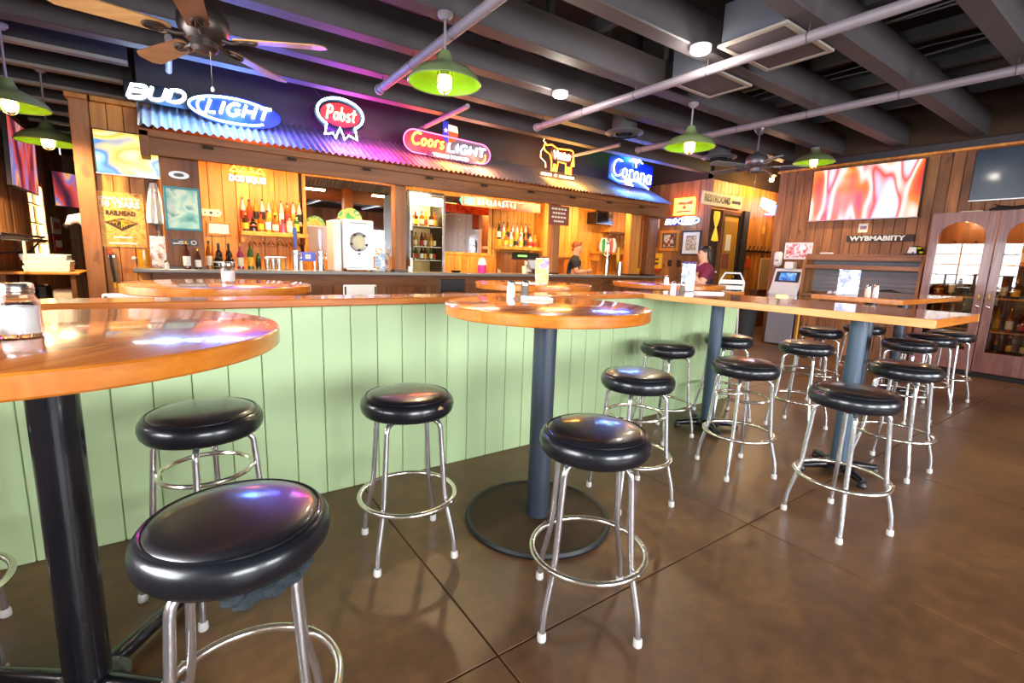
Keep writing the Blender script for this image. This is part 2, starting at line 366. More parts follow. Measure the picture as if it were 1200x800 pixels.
struct(B().cbox(XR-0.06, XR+0.14, YB, 4.68, 3.02, 3.06, 0.005).ob('trim_1', 'bar_wood', smooth=False))
struct(B().cbox(XR-0.05, XR+0.13, YB, 4.67, 3.06, 3.16, 0.005).ob('trim_2', 'duct_paint', smooth=False))
# corridor beyond the right wall and the wall at the end of the bar
ws = struct(B().box(XR, XE, 6.0, 6.12, 0, ZC).ob('wall_restroom', 'wall_core', smooth=False)); planks(ws, 'x', XR, XE, 6.0, 0, 3.08, 0.135, 'bar_wood', holes=[(9.13, 9.46, 0, 2.5), (9.52, 10.16, 0, 2.5)])
we = struct(B().box(XR, XR+0.12, 6.02, YF, 0, ZC).ob('wall_bar_end', 'wall_core', smooth=False)); planks(we, 'y-', 5.98, 8.3, XR, 0, 3.1, 0.145, 'wall_wood')
struct(B().box(XE-0.1, XE, YB, 6.0, 0, ZC).ob('wall_corridor', 'bar_wood', smooth=False))
# ------------------------------------------------------------------ green half wall with wooden rail
GY = 2.645
wd = struct(B().box(XL, 4.62, GY+0.012, GY+0.2, 0, 1.05).ob('wall_divider', 'green_gap', smooth=False))
gm = B().cbox(-0.0725, 0.0725, -0.016, 0.012, 0, 1.05, 0.004).mesh('board', 'green_paint', smooth=False)
k = -14
while True:
    c = 0.33+0.148*(k+0.5); k += 1
    if c > 4.6: break
    if c > XL+0.07: link('board', gm, wd, (c, GY, 0))
em = B().cbox(-0.09, 0.09, -0.01, 0.012, 0, 1.05, 0.004).mesh('board', 'green_paint', smooth=False)
link('board', em, wd, (4.63, GY+0.1, 0), PI/2)
B().cbox(XL, 3.14, GY-0.045, GY+0.21, 1.05, 1.09, 0.006).ob('rail_cap', 'table_wood', wd)
B().cbox(3.985, 4.66, GY-0.045, GY+0.21, 1.05, 1.09, 0.006).ob('rail_cap', 'table_wood', wd)
# ------------------------------------------------------------------ tables
def round_table(label, loc, R, zt, base, pole, top='table_wood', rot=0, pr=0.057):
    t = thing('round_table', label, 'table', (loc[0], loc[1], 0), rot, 'round bar tables')
    B().lathe([(0, zt-0.01), (R-0.012, zt-0.01), (R-0.008, zt-0.004), (R-0.012, zt), (0.0, zt)][0:0] + [(0.001, zt-0.03), (R-0.006, zt-0.03), (R-0.004, zt-0.001), (R-0.007, zt), (0.001, zt)], 72).ob('tabletop', top, t)
    th = 0.052
    B().lathe([(R-0.02, zt-th), (R-0.004, zt-th), (R, zt-th+0.005), (R, zt-0.006), (R-0.004, zt-0.0012), (R-0.0045, zt-0.03), (R-0.02, zt-0.03)], 72).ob('edge_band', 'table_edge', t)
    B().lathe([(0.001, zt-0.075), (0.16, zt-0.075), (0.16, zt-0.06), (0.08, zt-0.06)][0:3] + [(0.16, zt-0.03), (0.001, zt-0.03)], 24).ob('mounting_plate', 'pole_black', t)
    B().cyl((0, 0, 0.02), (0, 0, zt-0.07), pr, n=32).ob('pole', pole, t)
    if base == 'disc':
        B().lathe([(0.001, 0.0), (0.355, 0.0), (0.355, 0.018), (0.001, 0.021)], 56).ob('base_disc', 'base_brown', t)
        B().lathe([(0.35, 0.0), (0.372, 0.0), (0.376, 0.012), (0.368, 0.026), (0.352, 0.02)], 56).ob('base_rim', 'rim_black', t)
    else: cross_base(t, pole, 0.42)
    return t
def cross_base(t, pole, L=0.36, x=0, y=0, rot=0):
    e = B().lathe([(0.001, 0.03), (0.1, 0.03), (0.1, 0.055), (0.07, 0.075), (0.001, 0.075)], 24, (x, y, 0)).ob('base_flange', pole, t)
    for k in range(4):
        a = rot+k*PI/2; dx, dy = math.cos(a), math.sin(a)
        f = B().tube([(x+0.05*dx, y+0.05*dy, 0.05), (x+L*0.6*dx, y+L*0.6*dy, 0.045), (x+L*dx, y+L*dy, 0.036)], [0.03, 0.026, 0.02], 10).ob('base_arm', pole, t)
        B().lathe([(0.001, 0), (0.024, 0), (0.028, 0.012), (0.02, 0.03), (0.001, 0.034)], 14, (x+(L-0.01)*dx, y+(L-0.01)*dy, 0)).ob('glide', 'black', f)
plain('base_brown', '402D1F', 0.6, var=0.2, bscale=6, spec=0.25)
plain('rim_black', '191A1D', 0.5)
T1 = round_table('round wooden bar table on a grey pole with a wide disc foot', (1.474, 1.805), 0.492, 1.117, 'disc', 'pole_grey')
TL = round_table('round wooden bar table with a shiny black pole and crossed foot, beside the jar', (-0.287, 1.70), 0.55, 1.10, 'cross', 'pole_black', rot=0.9, pr=0.055)
T3 = round_table('round wooden table between the green half wall and the bar, holding a lone sugar jar', (0.25, 3.58), 0.52, 1.115, 'cross', 'pole_black', rot=0.3)
T4 = round_table('round wooden table behind the half wall with a menu card standee on it', (2.78, 3.62), 0.55, 1.115, 'cross', 'pole_black', rot=0.3)
T5 = round_table('round wooden table in front of the woman in maroon', (4.95, 3.75), 0.66, 1.11, 'cross', 'pole_black', rot=0.3)
def long_table(label, x0, x1, y0, y1, z, poles, topmat, edgemat, pole):
    cx, cy = (x0+x1)/2, (y0+y1)/2
    t = thing('long_table', label, 'table', (cx, cy, 0), 0); hx_, hy = (x1-x0)/2, (y1-y0)/2
    B().cbox(-hx_+0.018, hx_-0.018, -hy+0.018, hy-0.018, z-0.03, z, 0.002).ob('tabletop', topmat, t)
    for a, b, c, d in ((-hx_, -hx_+0.018, -hy, hy), (hx_-0.018, hx_, -hy, hy)): B().cbox(a, b, c, d, z-0.045, z-0.0005, 0.003).ob('edge_band', edgemat, t)
    for a, b, c, d in ((-hx_+0.018, hx_-0.018, -hy, -hy+0.018), (-hx_+0.018, hx_-0.018, hy-0.018, hy)): B().cbox(a, b, c, d, z-0.045, z-0.0005, 0.003).ob('edge_band', 'table_edge', t)
    for px, py in poles:
        px, py = px-cx, py-cy
        B().box(px-0.12, px+0.12, py-0.12, py+0.12, z-0.05, z-0.03).ob('mounting_plate', pole, t, smooth=False)
        B().cyl((px, py, 0.03), (px, py, z-0.04), 0.05, n=28).ob('pole', pole, t); cross_base(t, 'pole_black', 0.25, px, py, 0.93)
    return t
LT1 = long_table('long wooden bar table with a pale edge butting against the green half wall', 3.14, 3.985, 0.74, 2.81, 1.095, [(3.565, 1.21), (3.56, 2.19)], 'table_wood_y', 'light_edge', 'pole_blue')
LT2 = long_table('long wooden bar table between the shelf unit and the table at the half wall', 5.05, 6.85, 1.43, 2.15, 1.1, [(5.5, 1.8), (6.4, 1.8)], 'table_wood', 'table_edge', 'pole_grey')
# ------------------------------------------------------------------ bar stools
def make_stool(double, label):
    t = thing('bar_stool', label, 'stool', group=None); U = 0.036
    s = B().lathe([(0.001, 0.607+U), (0.165, 0.607+U), (0.186, 0.613+U), (0.197, 0.628+U), (0.2015, 0.648+U), (0.199, 0.668+U), (0.190, 0.683+U), (0.178, 0.689+U), (0.001, 0.689+U)], 56).ob('seat', 'vinyl_side', t)
    B().lathe([(0.001, 0.684+U), (0.176, 0.687+U), (0.172, 0.694+U), (0.155, 0.701+U), (0.12, 0.706+U), (0.07, 0.7095+U), (0.001, 0.711+U)], 56).ob('seat_pad', 'vinyl', t)
    B().ring((0, 0, 0.690+U), 0.179, 0.0042, 56, 6).ob('piping', 'vinyl_side', s)
    B().lathe([(0.001, 0.575+U), (0.05, 0.575+U), (0.06, 0.594+U), (0.13, 0.598+U), (0.13, 0.608+U), (0.001, 0.608+U)], 24).ob('swivel_plate', 'dark_metal', t)
    rl = 0.0115
    for k in range(4):
        a = k*PI/2; c, s_ = math.cos(a), math.sin(a)
        prof = [(0.075, 0.594+U), (0.160, 0.592+U), (0.188, 0.27), (0.232, 0.10), (0.238, 0.012)]
        path = fillet([(p*c, p*s_, z) for p, z in prof], 0.05, 6)
        L = B().tube(path, rl, 12).ob('leg', 'chrome', t)
        B().lathe([(0.001, 0), (0.0155, 0), (0.0165, 0.004), (0.0155, 0.026), (0.0125, 0.03), (0.001, 0.03)], 14, (0.2383*c, 0.2383*s_, 0)).ob('foot_cap', 'foot_white', L)
    B().ring((0, 0, 0.26), 0.2115, 0.0115, 56, 10).ob('foot_ring', 'chrome_ring', t)
    for k in range(4):
        a = k*PI/2; B().cyl((0.186*math.cos(a), 0.186*math.sin(a), 0.262), (0.2255*math.cos(a), 0.2255*math.sin(a), 0.262), 0.006, n=8).ob('rivet', 'chrome', t)
    if double: B().ring((0, 0, 0.50), 0.154, 0.009, 44, 8).ob('brace_ring', 'chrome_ring', t)
    return t
plain('chrome_ring', 'E0D8CA', 0.19, metal=0.92)
ST = [  # x, y, turn, double ring, label
 (0.078, 1.178, 0.62, 0, 'black bar stool with torn grey lining hanging under its seat, by the black pole'),
 (0.052, 2.06, 1.35, 1, 'black bar stool with two rings between the jar table and the green wall'),
 (0.807, 1.925, 0.62, 0, 'black bar stool with tan foam showing at its torn seat edge'),
 (1.213, 1.174, 0.14, 0, 'black vinyl bar stool beside the wide disc foot, on the open floor'),
 (2.07, 1.71, 0.5, 1, 'black bar stool with two rings between disc-footed table and long table'),
 (3.08, 2.28, 0.75, 0, 'black vinyl bar stool at the long table, tucked closest to the green wall'),
 (3.97, 2.31, 0.3, 0, 'black vinyl bar stool across the long table, behind the pole by the wall'),
 (2.98, 1.6, 0.35, 1, 'black vinyl bar stool with two rings at the middle of the long table'),
 (4.26, 1.80, 0.8, 1, 'black vinyl bar stool with two rings pulled away beyond the long table'),
 (2.81, 0.93, 0.45, 0, 'black vinyl bar stool in front of the free-end pole of the long table'),
 (3.94, 1.04, 0.7, 0, 'black vinyl bar stool across the free end of the long table'),
 (5.5, 2.2, 0.2, 1, 'bar stool on the bar side of the far long table, nearer the half wall'),
 (5.4, 1.43, 0.5, 1, 'bar stool at the far long table, nearest the pale-edged table'),
 (6.07, 1.45, 0.1, 0, 'bar stool at the far long table, middle of its row'),
 (6.68, 1.43, 0.6, 0, 'bar stool at the far long table, closest to the glass cabinet'),
 (6.4, 2.12, 0.3, 0, 'bar stool on the bar side of the far long table, nearer the shelves'),
 (-0.715, 2.08, -0.61, 0, 'black vinyl bar stool at the jar table, mostly hidden beyond the black pole'),
]
protoA = make_stool(0, ST[0][4]); protoB = make_stool(1, ST[1][4])
STOOLS = []
for i, (x, y, a, d, lab) in enumerate(ST):
    if i == 0: o = protoA
    elif i == 1: o = protoB
    else: o = dup(protoB if d else protoA, (0, 0, 0), 0)
    o.location = (x, y, 0); o.rotation_euler = (0, 0, a); o['label'] = lab; o['group'] = 'round black vinyl bar stools'; STOOLS.append(o)
# torn lining under the near stool, foam tear on the one against the wall
b = B()
for k in range(9):
    a = -2.35+k*0.13; b.ball((0.15*math.cos(a), 0.15*math.sin(a), 0.628-0.016*math.sin(k*1.9)**2), 0.03, 0.026, 0.02, 8, 5)
b.ob('torn_lining', 'torn_foam', STOOLS[0])['label'] = 'torn grey lining'
B().tube([(0.2005*math.cos(t_), 0.2005*math.sin(t_), z) for t_, z in ((-1.92, .700), (-1.86, .704), (-1.8, .700))], [0.004, 0.008, 0.004], 6).ob('foam_tear', 'tear_foam', STOOLS[2])['label'] = 'patch of bare tan foam'
# ------------------------------------------------------------------ ceiling: beams, pipes, ducts
BY = [-2.95, -2.13, -1.31, -0.49, 0.33, 1.15, 1.98, 2.85, 3.7, 4.49, 5.27, 6.06]
bsolid = B().cbox(XL, XR, -0.085, 0.085, 3.2, 3.5, 0.01).mesh('ceiling_beam', 'beam_paint', smooth=False)
GB = 'painted steel beams under the dark deck'
for y in BY: tag(link('ceiling_beam', bsolid, None, (0, y+0.06, 0)), 'grey-brown painted beam spanning the room below the dark ceiling deck', 'beam', GB)
plain('beam_pale', '8E8478', 0.55)  # on the joists: lit lower edges put into a pale flange colour
for y in (6.9, 7.7, 8.5, 9.3, 10.1, 10.9, 11.7, 12.5):
    t = thing('roof_joist', 'dark joist with its lit lower edge coloured pale, beyond the bar end', 'joist', (0, y, 0), 0, 'joists beyond the bar')
    B().box(XL, -0.25 if y < 8.2 else 3.0, -0.03, 0.03, 3.26, 3.6).ob('web', 'duct_paint', t, smooth=False); B().box(XL, -0.25 if y < 8.2 else 3.0, -0.05, 0.05, 3.225, 3.26).ob('flange', 'beam_pale', t, smooth=False)
# upright struts and slanted braces between the beams
rng = random.Random(3)
strut = B().box(-0.03, 0.03, -0.03, 0.03, 3.5, ZC).mesh('hanger_strut', 'duct_paint', smooth=False)
for x in (0.35, 2.9, 4.6, 8.3):
    for y in BY[4:]: tag(link('hanger_strut', strut, None, (x+rng.uniform(-.08, .08), y+0.06, 0)), 'dark hanger strut from the deck to a beam', 'strut', 'hanger struts above the beams')
for x in (0.1, 1.4, 2.6, 3.5, 4.9, 5.95, 6.9, 8.05):
    tag(B().box(-0.04, 0.04, -3.2, 6.3, 3.5, 3.62).ob('purlin', 'duct_paint', None, (x, 0, 0), smooth=False), 'dark purlin crossing above the beams', 'purlin', 'purlins above the beams')
# pipes
def pipe(x, z, y0, y1, r, label, mat='pipe_paint'):
    t = thing('pipe', label, 'pipe', (x, 0, z), 0, 'pale pipes hung under the beams'); B().cyl((0, y0, 0), (0, y1, 0), r, n=16).ob('tube', mat, t)
    B().tube([(0, y1, 0), (0, y1+0.03, 0)], [r*1.25, r*1.25], 16).ob('end_collar', mat, t)
    for y in BY[4:]:
        if y0 < y+0.06 < y1: B().cyl((0, y+0.06, r*0.8), (0, y+0.06, 0.1), 0.006, n=6).ob('hanger_rod', 'duct_paint', t); B().ring((0, 0, 0), r, 0.004, 16, 4).ob('clamp', 'duct_paint', t, (0, y+0.06, 0)).rotation_euler = (PI/2, 0, 0)
pipe(1.965, 3.1, -3, 5.42, 0.042, 'pale pipe over the round tables, passing the first green lamp')
pipe(4.15, 3.1, -3, 5.45, 0.042, 'pale pipe crossing between the two ceiling disc lights')
pipe(6.13, 3.1, -3, 5.4, 0.042, 'pale pipe nearest the wall of televisions')
for x, y0, y1, z in ((0.1, 5.6, 6.6, 3.172), (3.1, 5.5, 6.9, 3.172), (5.9, 5.6, 6.9, 3.172)):
    tag(B().cyl((0, y0, 0), (0, y1, 0), 0.03, n=12).ob('branch_pipe', 'pipe_paint', None, (x, 0, z)), 'short thin pipe above the bar roof', 'pipe', 'short pipes over the bar')
# grille boxes, round diffusers, big duct, conduits
def vent_box(label, x0, x1, y0, y1, z):
    t = thing('vent_box', label, 'vent', ((x0+x1)/2, (y0+y1)/2, z)); a, b = (x1-x0)/2, (y1-y0)/2
    B().cbox(-a, a, -b, b, 0.02, 0.34, 0.008).ob('body', 'vent_grey', t, smooth=False)
    for p in ((-a-.02, a+.02, -b-.02, -b+.02), (-a-.02, a+.02, b-.02, b+.02), (-a-.02, -a+.02, -b+.02, b-.02), (a-.02, a+.02, -b+.02, b-.02)): B().box(*p, 0, 0.02).ob('flange', 'beam_pale', t, smooth=False)
    B().box(-a+.02, a-.02, -b+.02, b-.02, 0.008, 0.02).ob('bottom_panel', 'vent_dark', t, smooth=False)
plain('vent_grey', '484A51', 0.5); plain('vent_dark', '43393A', 0.6)
vent_box('square ceiling supply box closest to the wall-mounted blank screen', 3.95, 4.72, 2.12, 2.66, 3.165); vent_box('square ceiling supply box beside the ceiling disc light', 4.32, 4.98, 2.98, 3.44, 3.165)
def diffuser(label, x, y, z, R=0.26, top=ZC):
    t = thing('round_diffuser', label, 'vent', (x, y, z)); B().cyl((0, 0, 0.05), (0, 0, top-z), 0.17, n=24).ob('neck', 'duct_paint', t)
    for k, (a, b) in enumerate(((R, R-0.07), (R-0.09, R-0.14), (R-0.16, R-0.2))): B().lathe([(b, -0.0+0.012*k), (a, 0.03+0.012*k), (a, 0.042+0.012*k), (b, 0.012+0.012*k)], 32).ob('cone', 'vent_grey', t)
diffuser('round ceiling diffuser above the white script neon with a green palm', 5.25, 4.91, 3.08); diffuser('round ceiling diffuser by the second ceiling fan', 7.6, 4.95, 3.1, 0.28, 3.53)
tag(B().cyl((0, -3, 0), (0, 6.5, 0), 0.26, n=28).ob('spiral_duct', 'duct_paint', None, (7.6, 0, 3.78)), 'large dark round duct above the beams at the television wall', 'duct')
tag(B().box(-0.28, 0.28, -1.5, 5.6, 0, 0.3).ob('square_duct', 'duct_paint', None, (1.0, 0, 3.72), smooth=False), 'dark rectangular duct above the beams over the ceiling fan', 'duct')
for i, (x, dz) in enumerate(((5.62, 0), (5.75, .02), (6.7, .03), (6.8, 0), (7.1, .05), (8.52, 0), (8.66, .03))):
    y = [-2+0.5*k for k in range(17)]; tag(B().tube([(x+0.05*math.sin(q*1.3+i), q, 3.66+dz-0.03*math.sin(q*2.1+i)**2) for q in y], 0.009, 6).ob('conduit', 'pipe_paint', None), 'thin cable run above the beams towards the television wall', 'cable', 'cable runs above the beams')
# ceiling disc lights
glow('disc_glow', 'FFF6E8', 6)
for x, y, lab in ((3.87, 2.8, 'white disc light under the beam by the supply boxes'), (3.69, 4.45, 'white disc light under the beam near the bar')):
    t = thing('disc_light', lab, 'ceiling light', (x, y, 3.15)); B().lathe([(0.001, 0.0), (0.075, 0.0), (0.088, 0.012), (0.09, 0.05), (0.001, 0.05)], 28).ob('housing', 'white', t); B().lathe([(0.001, -0.004), (0.07, -0.003), (0.072, 0.001), (0.001, 0.001)], 28).ob('lens', 'disc_glow', t)
    lamp('disc_lamp', (0, 0, -0.06), 18, (1, .93, .82), t, 0.07)
# green barn pendants
glow('bulb_glow', 'FFD48A', 18)
def pendant(label, x, y, z, ztop, power, R=0.285):
    t = thing('pendant_lamp', label, 'pendant lamp', (x, y, z), 0, 'green barn pendants')
    B().lathe([(R-0.004, 0.0), (R, -0.006), (R+0.006, 0.002), (R-0.02, 0.045), (R*0.74, 0.095), (R*0.42, 0.13), (0.075, 0.155), (0.055, 0.2), (0.04, 0.235), (0.001, 0.24), (0.001, 0.225), (0.03, 0.22), (0.05, 0.16), (0.07, 0.145), (R*0.4, 0.122), (R*0.72, 0.087), (R-0.03, 0.04)][:10], 40).ob('shade', 'lamp_green', t)
    B().lathe([(R-0.004, 0.001), (R-0.024, 0.04), (R*0.73, 0.088), (R*0.41, 0.122), (0.07, 0.148), (0.001, 0.15)], 40).ob('shade_lining', 'lamp_green_in', t)
    B().cyl((0, 0, 0.235), (0, 0, ztop-z), 0.011, n=10).ob('stem', 'pipe_paint', t)
    B().lathe([(0.001, ztop-z-0.05), (0.03, ztop-z-0.05), (0.06, ztop-z-0.02), (0.06, ztop-z), (0.001, ztop-z)], 20).ob('canopy', 'pipe_paint', t)
    B().cyl((0, 0, 0.06), (0, 0, 0.15), 0.035, n=16).ob('socket', 'steel', t)
    B().lathe([(0.001, -0.055), (0.03, -0.045), (0.048, -0.01), (0.048, 0.04), (0.03, 0.06), (0.001, 0.062)], 18).ob('bulb', 'bulb_glow', t)
    c = B()
    for k in range(8):
        a = k*PI/4; c.tube([(0.06*math.cos(a), 0.06*math.sin(a), 0.1), (0.062*math.cos(a), 0.062*math.sin(a), -0.01), (0.045*math.cos(a), 0.045*math.sin(a), -0.06), (0.005*math.cos(a), 0.005*math.sin(a), -0.085)], 0.003, 5)
    for zz in (0.05, -0.01): c.ring((0, 0, zz), 0.062, 0.003, 20, 5)
    c.ob('wire_cage', 'steel', t)
    lamp('pendant_bulb', (0, 0, -0.1), power*1.15, (1, .74, .42), t, 0.05, 'SPOT', math.radians(172))
pendant('green barn pendant lamp over the disc-footed round table', 1.87, 3.7, 2.69, 3.2, 42)
pendant('green barn pendant lamp between the pale pipes by the second fan', 5.1, 3.72, 2.71, 3.2, 42)
pendant('green barn pendant lamp hanging against the lit television', 8.3, 3.76, 2.98, 3.2, 30)
pendant('green barn pendant lamp near the window wall, farther from the tall wooden post', -1.13, 6.5, 2.56, 3.25, 130)
pendant('green barn pendant lamp whose rim almost meets the tall wooden post', -1.07, 7.75, 2.46, 3.25, 105)
# ceiling fans
def fan(label, x, y, z, ztop, turn, mats, n=5, R=0.72, tag_metal='dark_metal'):
    t = thing('ceiling_fan', label, 'ceiling fan', (x, y, z), turn)
    B().lathe([(0.001, -0.02), (0.09, -0.02), (0.125, 0.01), (0.14, 0.05), (0.14, 0.11), (0.11, 0.15), (0.05, 0.17), (0.03, 0.2), (0.001, 0.2)], 32).ob('motor_housing', tag_metal, t)
    B().lathe([(0.001, -0.085), (0.055, -0.08), (0.075, -0.06), (0.075, -0.02), (0.001, -0.02)], 24).ob('switch_cup', tag_metal, t)
    B().cyl((0, 0, 0.19), (0, 0, ztop-z), 0.014, n=12).ob('downrod', tag_metal, t)
    B().lathe([(0.001, ztop-z-0.08), (0.03, ztop-z-0.08), (0.075, ztop-z-0.02), (0.075, ztop-z), (0.001, ztop-z)], 24).ob('canopy', tag_metal, t)
    B().tube([(0.03, 0, -0.08), (0.03, 0, -0.28)], 0.002, 5).ob('pull_chain', 'steel', t); B().lathe([(0.001, -0.305), (0.009, -0.3), (0.011, -0.285), (0.004, -0.275), (0.001, -0.27)], 10, (0.03, 0, 0)).ob('chain_knob', 'white', t)
    w0, w1 = 0.058, 0.076
    out = [(0.2, -w0), (R-0.05, -w1), (R-0.01, -w1*0.62), (R, -w1*0.5), (R, w1*0.5), (R-0.01, w1*0.62), (R-0.05, w1), (0.2, w0), (0.17, w0*0.5), (0.17, -w0*0.5)]
    for k in range(n):
        a = 2*PI*k/n; M = Matrix.Rotation(a, 4, 'Z') @ Matrix.Rotation(0.2, 4, 'X')
        bl = B().add([M @ Vector((p, q, -0.004)) for p, q in out] + [M @ Vector((p, q, 0.004)) for p, q in out], [tuple(range(10))[::-1], tuple(range(10, 20))] + [(i, (i+1) % 10, (i+1) % 10+10, i+10) for i in range(10)])
        o = link('blade', bl.mesh('blade', mats[k % len(mats)], smooth=False), t)
        ir = B().tube([M @ Vector(p) for p in ((0.1, 0, 0.0), (0.15, 0, -0.014), (0.2, 0, -0.012))], [0.016, 0.014, 0.012], 8)
        ir.tube([M @ Vector((0.25+0.055*math.cos(q), 0.035*math.sin(q), -0.011)) for q in [2*PI*i/16 for i in range(16)]], 0.008, 6, closed=True)
        for q in (-0.02, 0.02): ir.cyl(M @ Vector((0.2, q, -0.012)), M @ Vector((0.3, q*0.2, -0.012)), 0.006, n=6)
        ir.ob('blade_iron', tag_metal, o)
fan('ceiling fan with light and dark wooden blades above the blue neon', 0.25, 3.74, 2.60, 3.2, -0.5, ['blade_wood', 'blade_dark', 'blade_dark', 'blade_wood', 'blade_dark'])
plain('fan_grey', '6A6468', 0.35, metal=0.7); plain('fan_blade_grey', '77706C', 0.45)
fan('grey ceiling fan in front of the restroom sign', 6.66, 3.76, 2.70, 3.2, 0.25, ['fan_blade_grey'], R=0.7, tag_metal='fan_grey')
# ------------------------------------------------------------------ the bar
BX0, BX1, BYF, BYB = -0.36, 8.5, 6.6, 8.0
bc = thing('bar_counter', 'long grey-topped bar counter with dark board front under the tin roof', 'bar counter', (0, BYF, 0))
B().cbox(BX0, BX1, -0.02, 0.55, 1.055, 1.1, 0.008).ob('counter_top', 'counter_grey', bc)
B().box(BX0+0.15, BX1-0.1, 0.13, 0.5, 0, 1.055).ob('carcass', 'wall_core', bc, smooth=False)
pm = {}
for i in range(57):
    x = BX0+0.16+0.15*i
    if x+0.15 > BX1: break
    if 'm' not in pm: pm['m'] = B().cbox(0.003, 0.147, 0.1, 0.13, 0, 1.055, 0.003).mesh('plank', 'dark_wood', smooth=False)
    link('plank', pm['m'], bc, (x, 0, 0))
B().box(BX0+0.16, BX1-0.1, 0.085, 0.1, 0.9, 1.055).ob('front_rail', 'dark_wood_x', bc, smooth=False)
B().tube(fillet([(BX0+0.3, 0.1, 0.2), (BX0+0.3, -0.02, 0.2), (BX1-0.3, -0.02, 0.2), (BX1-0.3, 0.1, 0.2)], 0.03), 0.022, 10).ob('foot_rail', 'dark_metal', bc)
# back wall of the bar with board cladding, mirrors set into it
MIR = [(1.70, 3.16, 1.3, 2.5), (4.02, 5.05, 1.42, 2.45)]
wbb = struct(B().box(-0.2, XR, BYB+0.03, BYB+0.12, 0, 3.0).ob('wall_bar_back', 'wall_core', smooth=False))
planks(wbb, 'x', -0.2, XR, BYB+0.03, 0.9, 2.75, 0.165, 'bar_wood_lit', holes=MIR)
for i, (a, b, c, d) in enumerate(MIR):
    t = thing('bar_mirror', ['large wall mirror behind the frozen drink machine', 'wall mirror between the drinks cooler and the bottle shelf'][i], 'mirror', ((a+b)/2, BYB+0.02, 0)); h = (b-a)/2
    B().box(-h, h, -0.004, 0.0, c, d).ob('mirror_glass', 'mirror', t, smooth=False)
    for p in ((-h-.03, -h+.02, c-.03, d+.03), (h-.02, h+.03, c-.03, d+.03), (-h+.02, h-.02, c-.03, c+.02), (-h+.02, h-.02, d-.02, d+.03)): B().cbox(p[0], p[1], -0.03, 0.0, p[2], p[3], 0.004).ob('frame', 'bar_wood_lit', t, smooth=False)
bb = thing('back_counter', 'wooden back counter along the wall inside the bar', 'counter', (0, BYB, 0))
for a_, b_ in ((0.2, 3.14), (3.81, 8.4)): B().cbox(a_, b_, -0.5, -0.02, 0.93, 0.97, 0.006).ob('worktop', 'bar_wood_lit', bb)
for i in [q for q in range(16) if q not in (5, 6, 7)]: B().cbox(0.2+0.51*i+0.004, 0.2+0.51*(i+1)-0.004, -0.46, -0.04, 0.08, 0.93, 0.005).ob('cupboard_door', 'dark_wood', bb, smooth=False)
# left side return wall of the bar, dark bulkhead over the roof
struct(B().box(-0.2, -0.08, 6.95, 8.1, 0, 2.96).ob('wall_bar_side', 'dark_wood', smooth=False))
struct(B().box(-0.2, 8.35, 7.16, 7.24, 2.9, ZC).ob('wall_bulkhead', 'duct_paint', smooth=False))
struct(B().box(-0.2, 8.35, 7.24, 8.1, 2.76, 2.9).ob('ceiling_bar', 'dark_wood', smooth=False))
# posts
def post(label, x0, x1, y0, y1, z0, z1, mat='post_wood'):
    t = thing('bar_post', label, 'post', ((x0+x1)/2, (y0+y1)/2, 0)); h, d = (x1-x0)/2, (y1-y0)/2
    B().cbox(-h, h, -d, d, z0, z1, 0.008).ob('shaft', mat, t, smooth=False)
    B().cbox(-h-.01, h+.01, -d-.01, d+.01, z0, z0+0.03, 0.004).ob('shoe', 'dark_metal', t, smooth=False)
post('wide brown bar post carrying the teal picture', -0.055, 0.31, 6.7, 6.84, 1.1, 2.52, 'dark_wood'); post('narrow bar post between mirror and drinks cooler', 2.63, 2.79, 6.7, 6.86, 1.1, 2.52)
post('thin bar post with the hand-painted board hung on it', 5.56, 5.72, 6.72, 6.88, 1.1, 2.52); post('broad bar post beside the hanging glasses', 7.6, 7.9, 6.75, 6.9, 1.1, 2.52, 'bar_wood'); post('end post of the bar next to the chalk notices', 8.1, 8.38, 6.7, 6.85, 1.1, 2.52, 'dark_wood')
# corrugated roof
rf = thing('bar_roof', 'corrugated tin roof sloping out over the bar with a wooden fascia', 'roof', (0, 0, 0))
plain('tin', '8F8D90', 0.42, metal=0.25, var=0.1, bscale=8)
x0 = -0.2; nsh = 9; sw = 8.55/nsh; pts_per = 72
for s in range(nsh):
    vs = []; fs = []
    for i in range(pts_per+1):
        x = sw*i/pts_per; dz = 0.014*math.cos(2*PI*(x0+sw*s+x)/0.076)
        for (yy, zz) in ((6.38, 2.55), (7.18, 2.985)): vs += [(x, yy-0.3*dz, zz+dz), (x, yy-0.3*dz+0.001, zz+dz-0.003)]
    for i in range(pts_per):
        a, b = i*4, i*4+4; fs += [(a, b, b+2, a+2), (a+1, a+3, b+3, b+1), (a, a+1, b+1, b), (a+2, b+2, b+3, a+3)]
    B().add(vs, fs).ob('tin_sheet', 'tin', rf, (x0+sw*s, 0, 0.002*(s % 2)), ang=70)
B().cbox(-0.2, 8.35, 6.52, 6.57, 2.29, 2.5, 0.006).ob('fascia', 'dark_wood_x', rf, smooth=False)
B().cbox(-0.2, 8.35, 6.47, 6.52, 2.46, 2.535, 0.006).ob('top_batten', 'dark_wood_x', rf, smooth=False)
B().cbox(-0.2, -0.12, 6.47, 7.1, 2.27, 2.52, 0.006).ob('end_board', 'dark_wood', rf, smooth=False)
B().cbox(8.27, 8.35, 6.57, 7.1, 2.27, 2.52, 0.006).ob('end_board', 'dark_wood', rf, smooth=False)
for x in (0.35, 1.2, 2.1, 3.0, 3.9, 4.8, 5.7, 6.6, 7.5):
    B().cyl((x, 6.46, 2.43), (x+0.1, 6.46, 2.425), 0.016, n=8).ob('string_light_clip', 'dark_metal', rf)
glow('soffit_fill_glow', 'FFC06A', 5)  # unseen strip lights added to warm and brighten the back bar
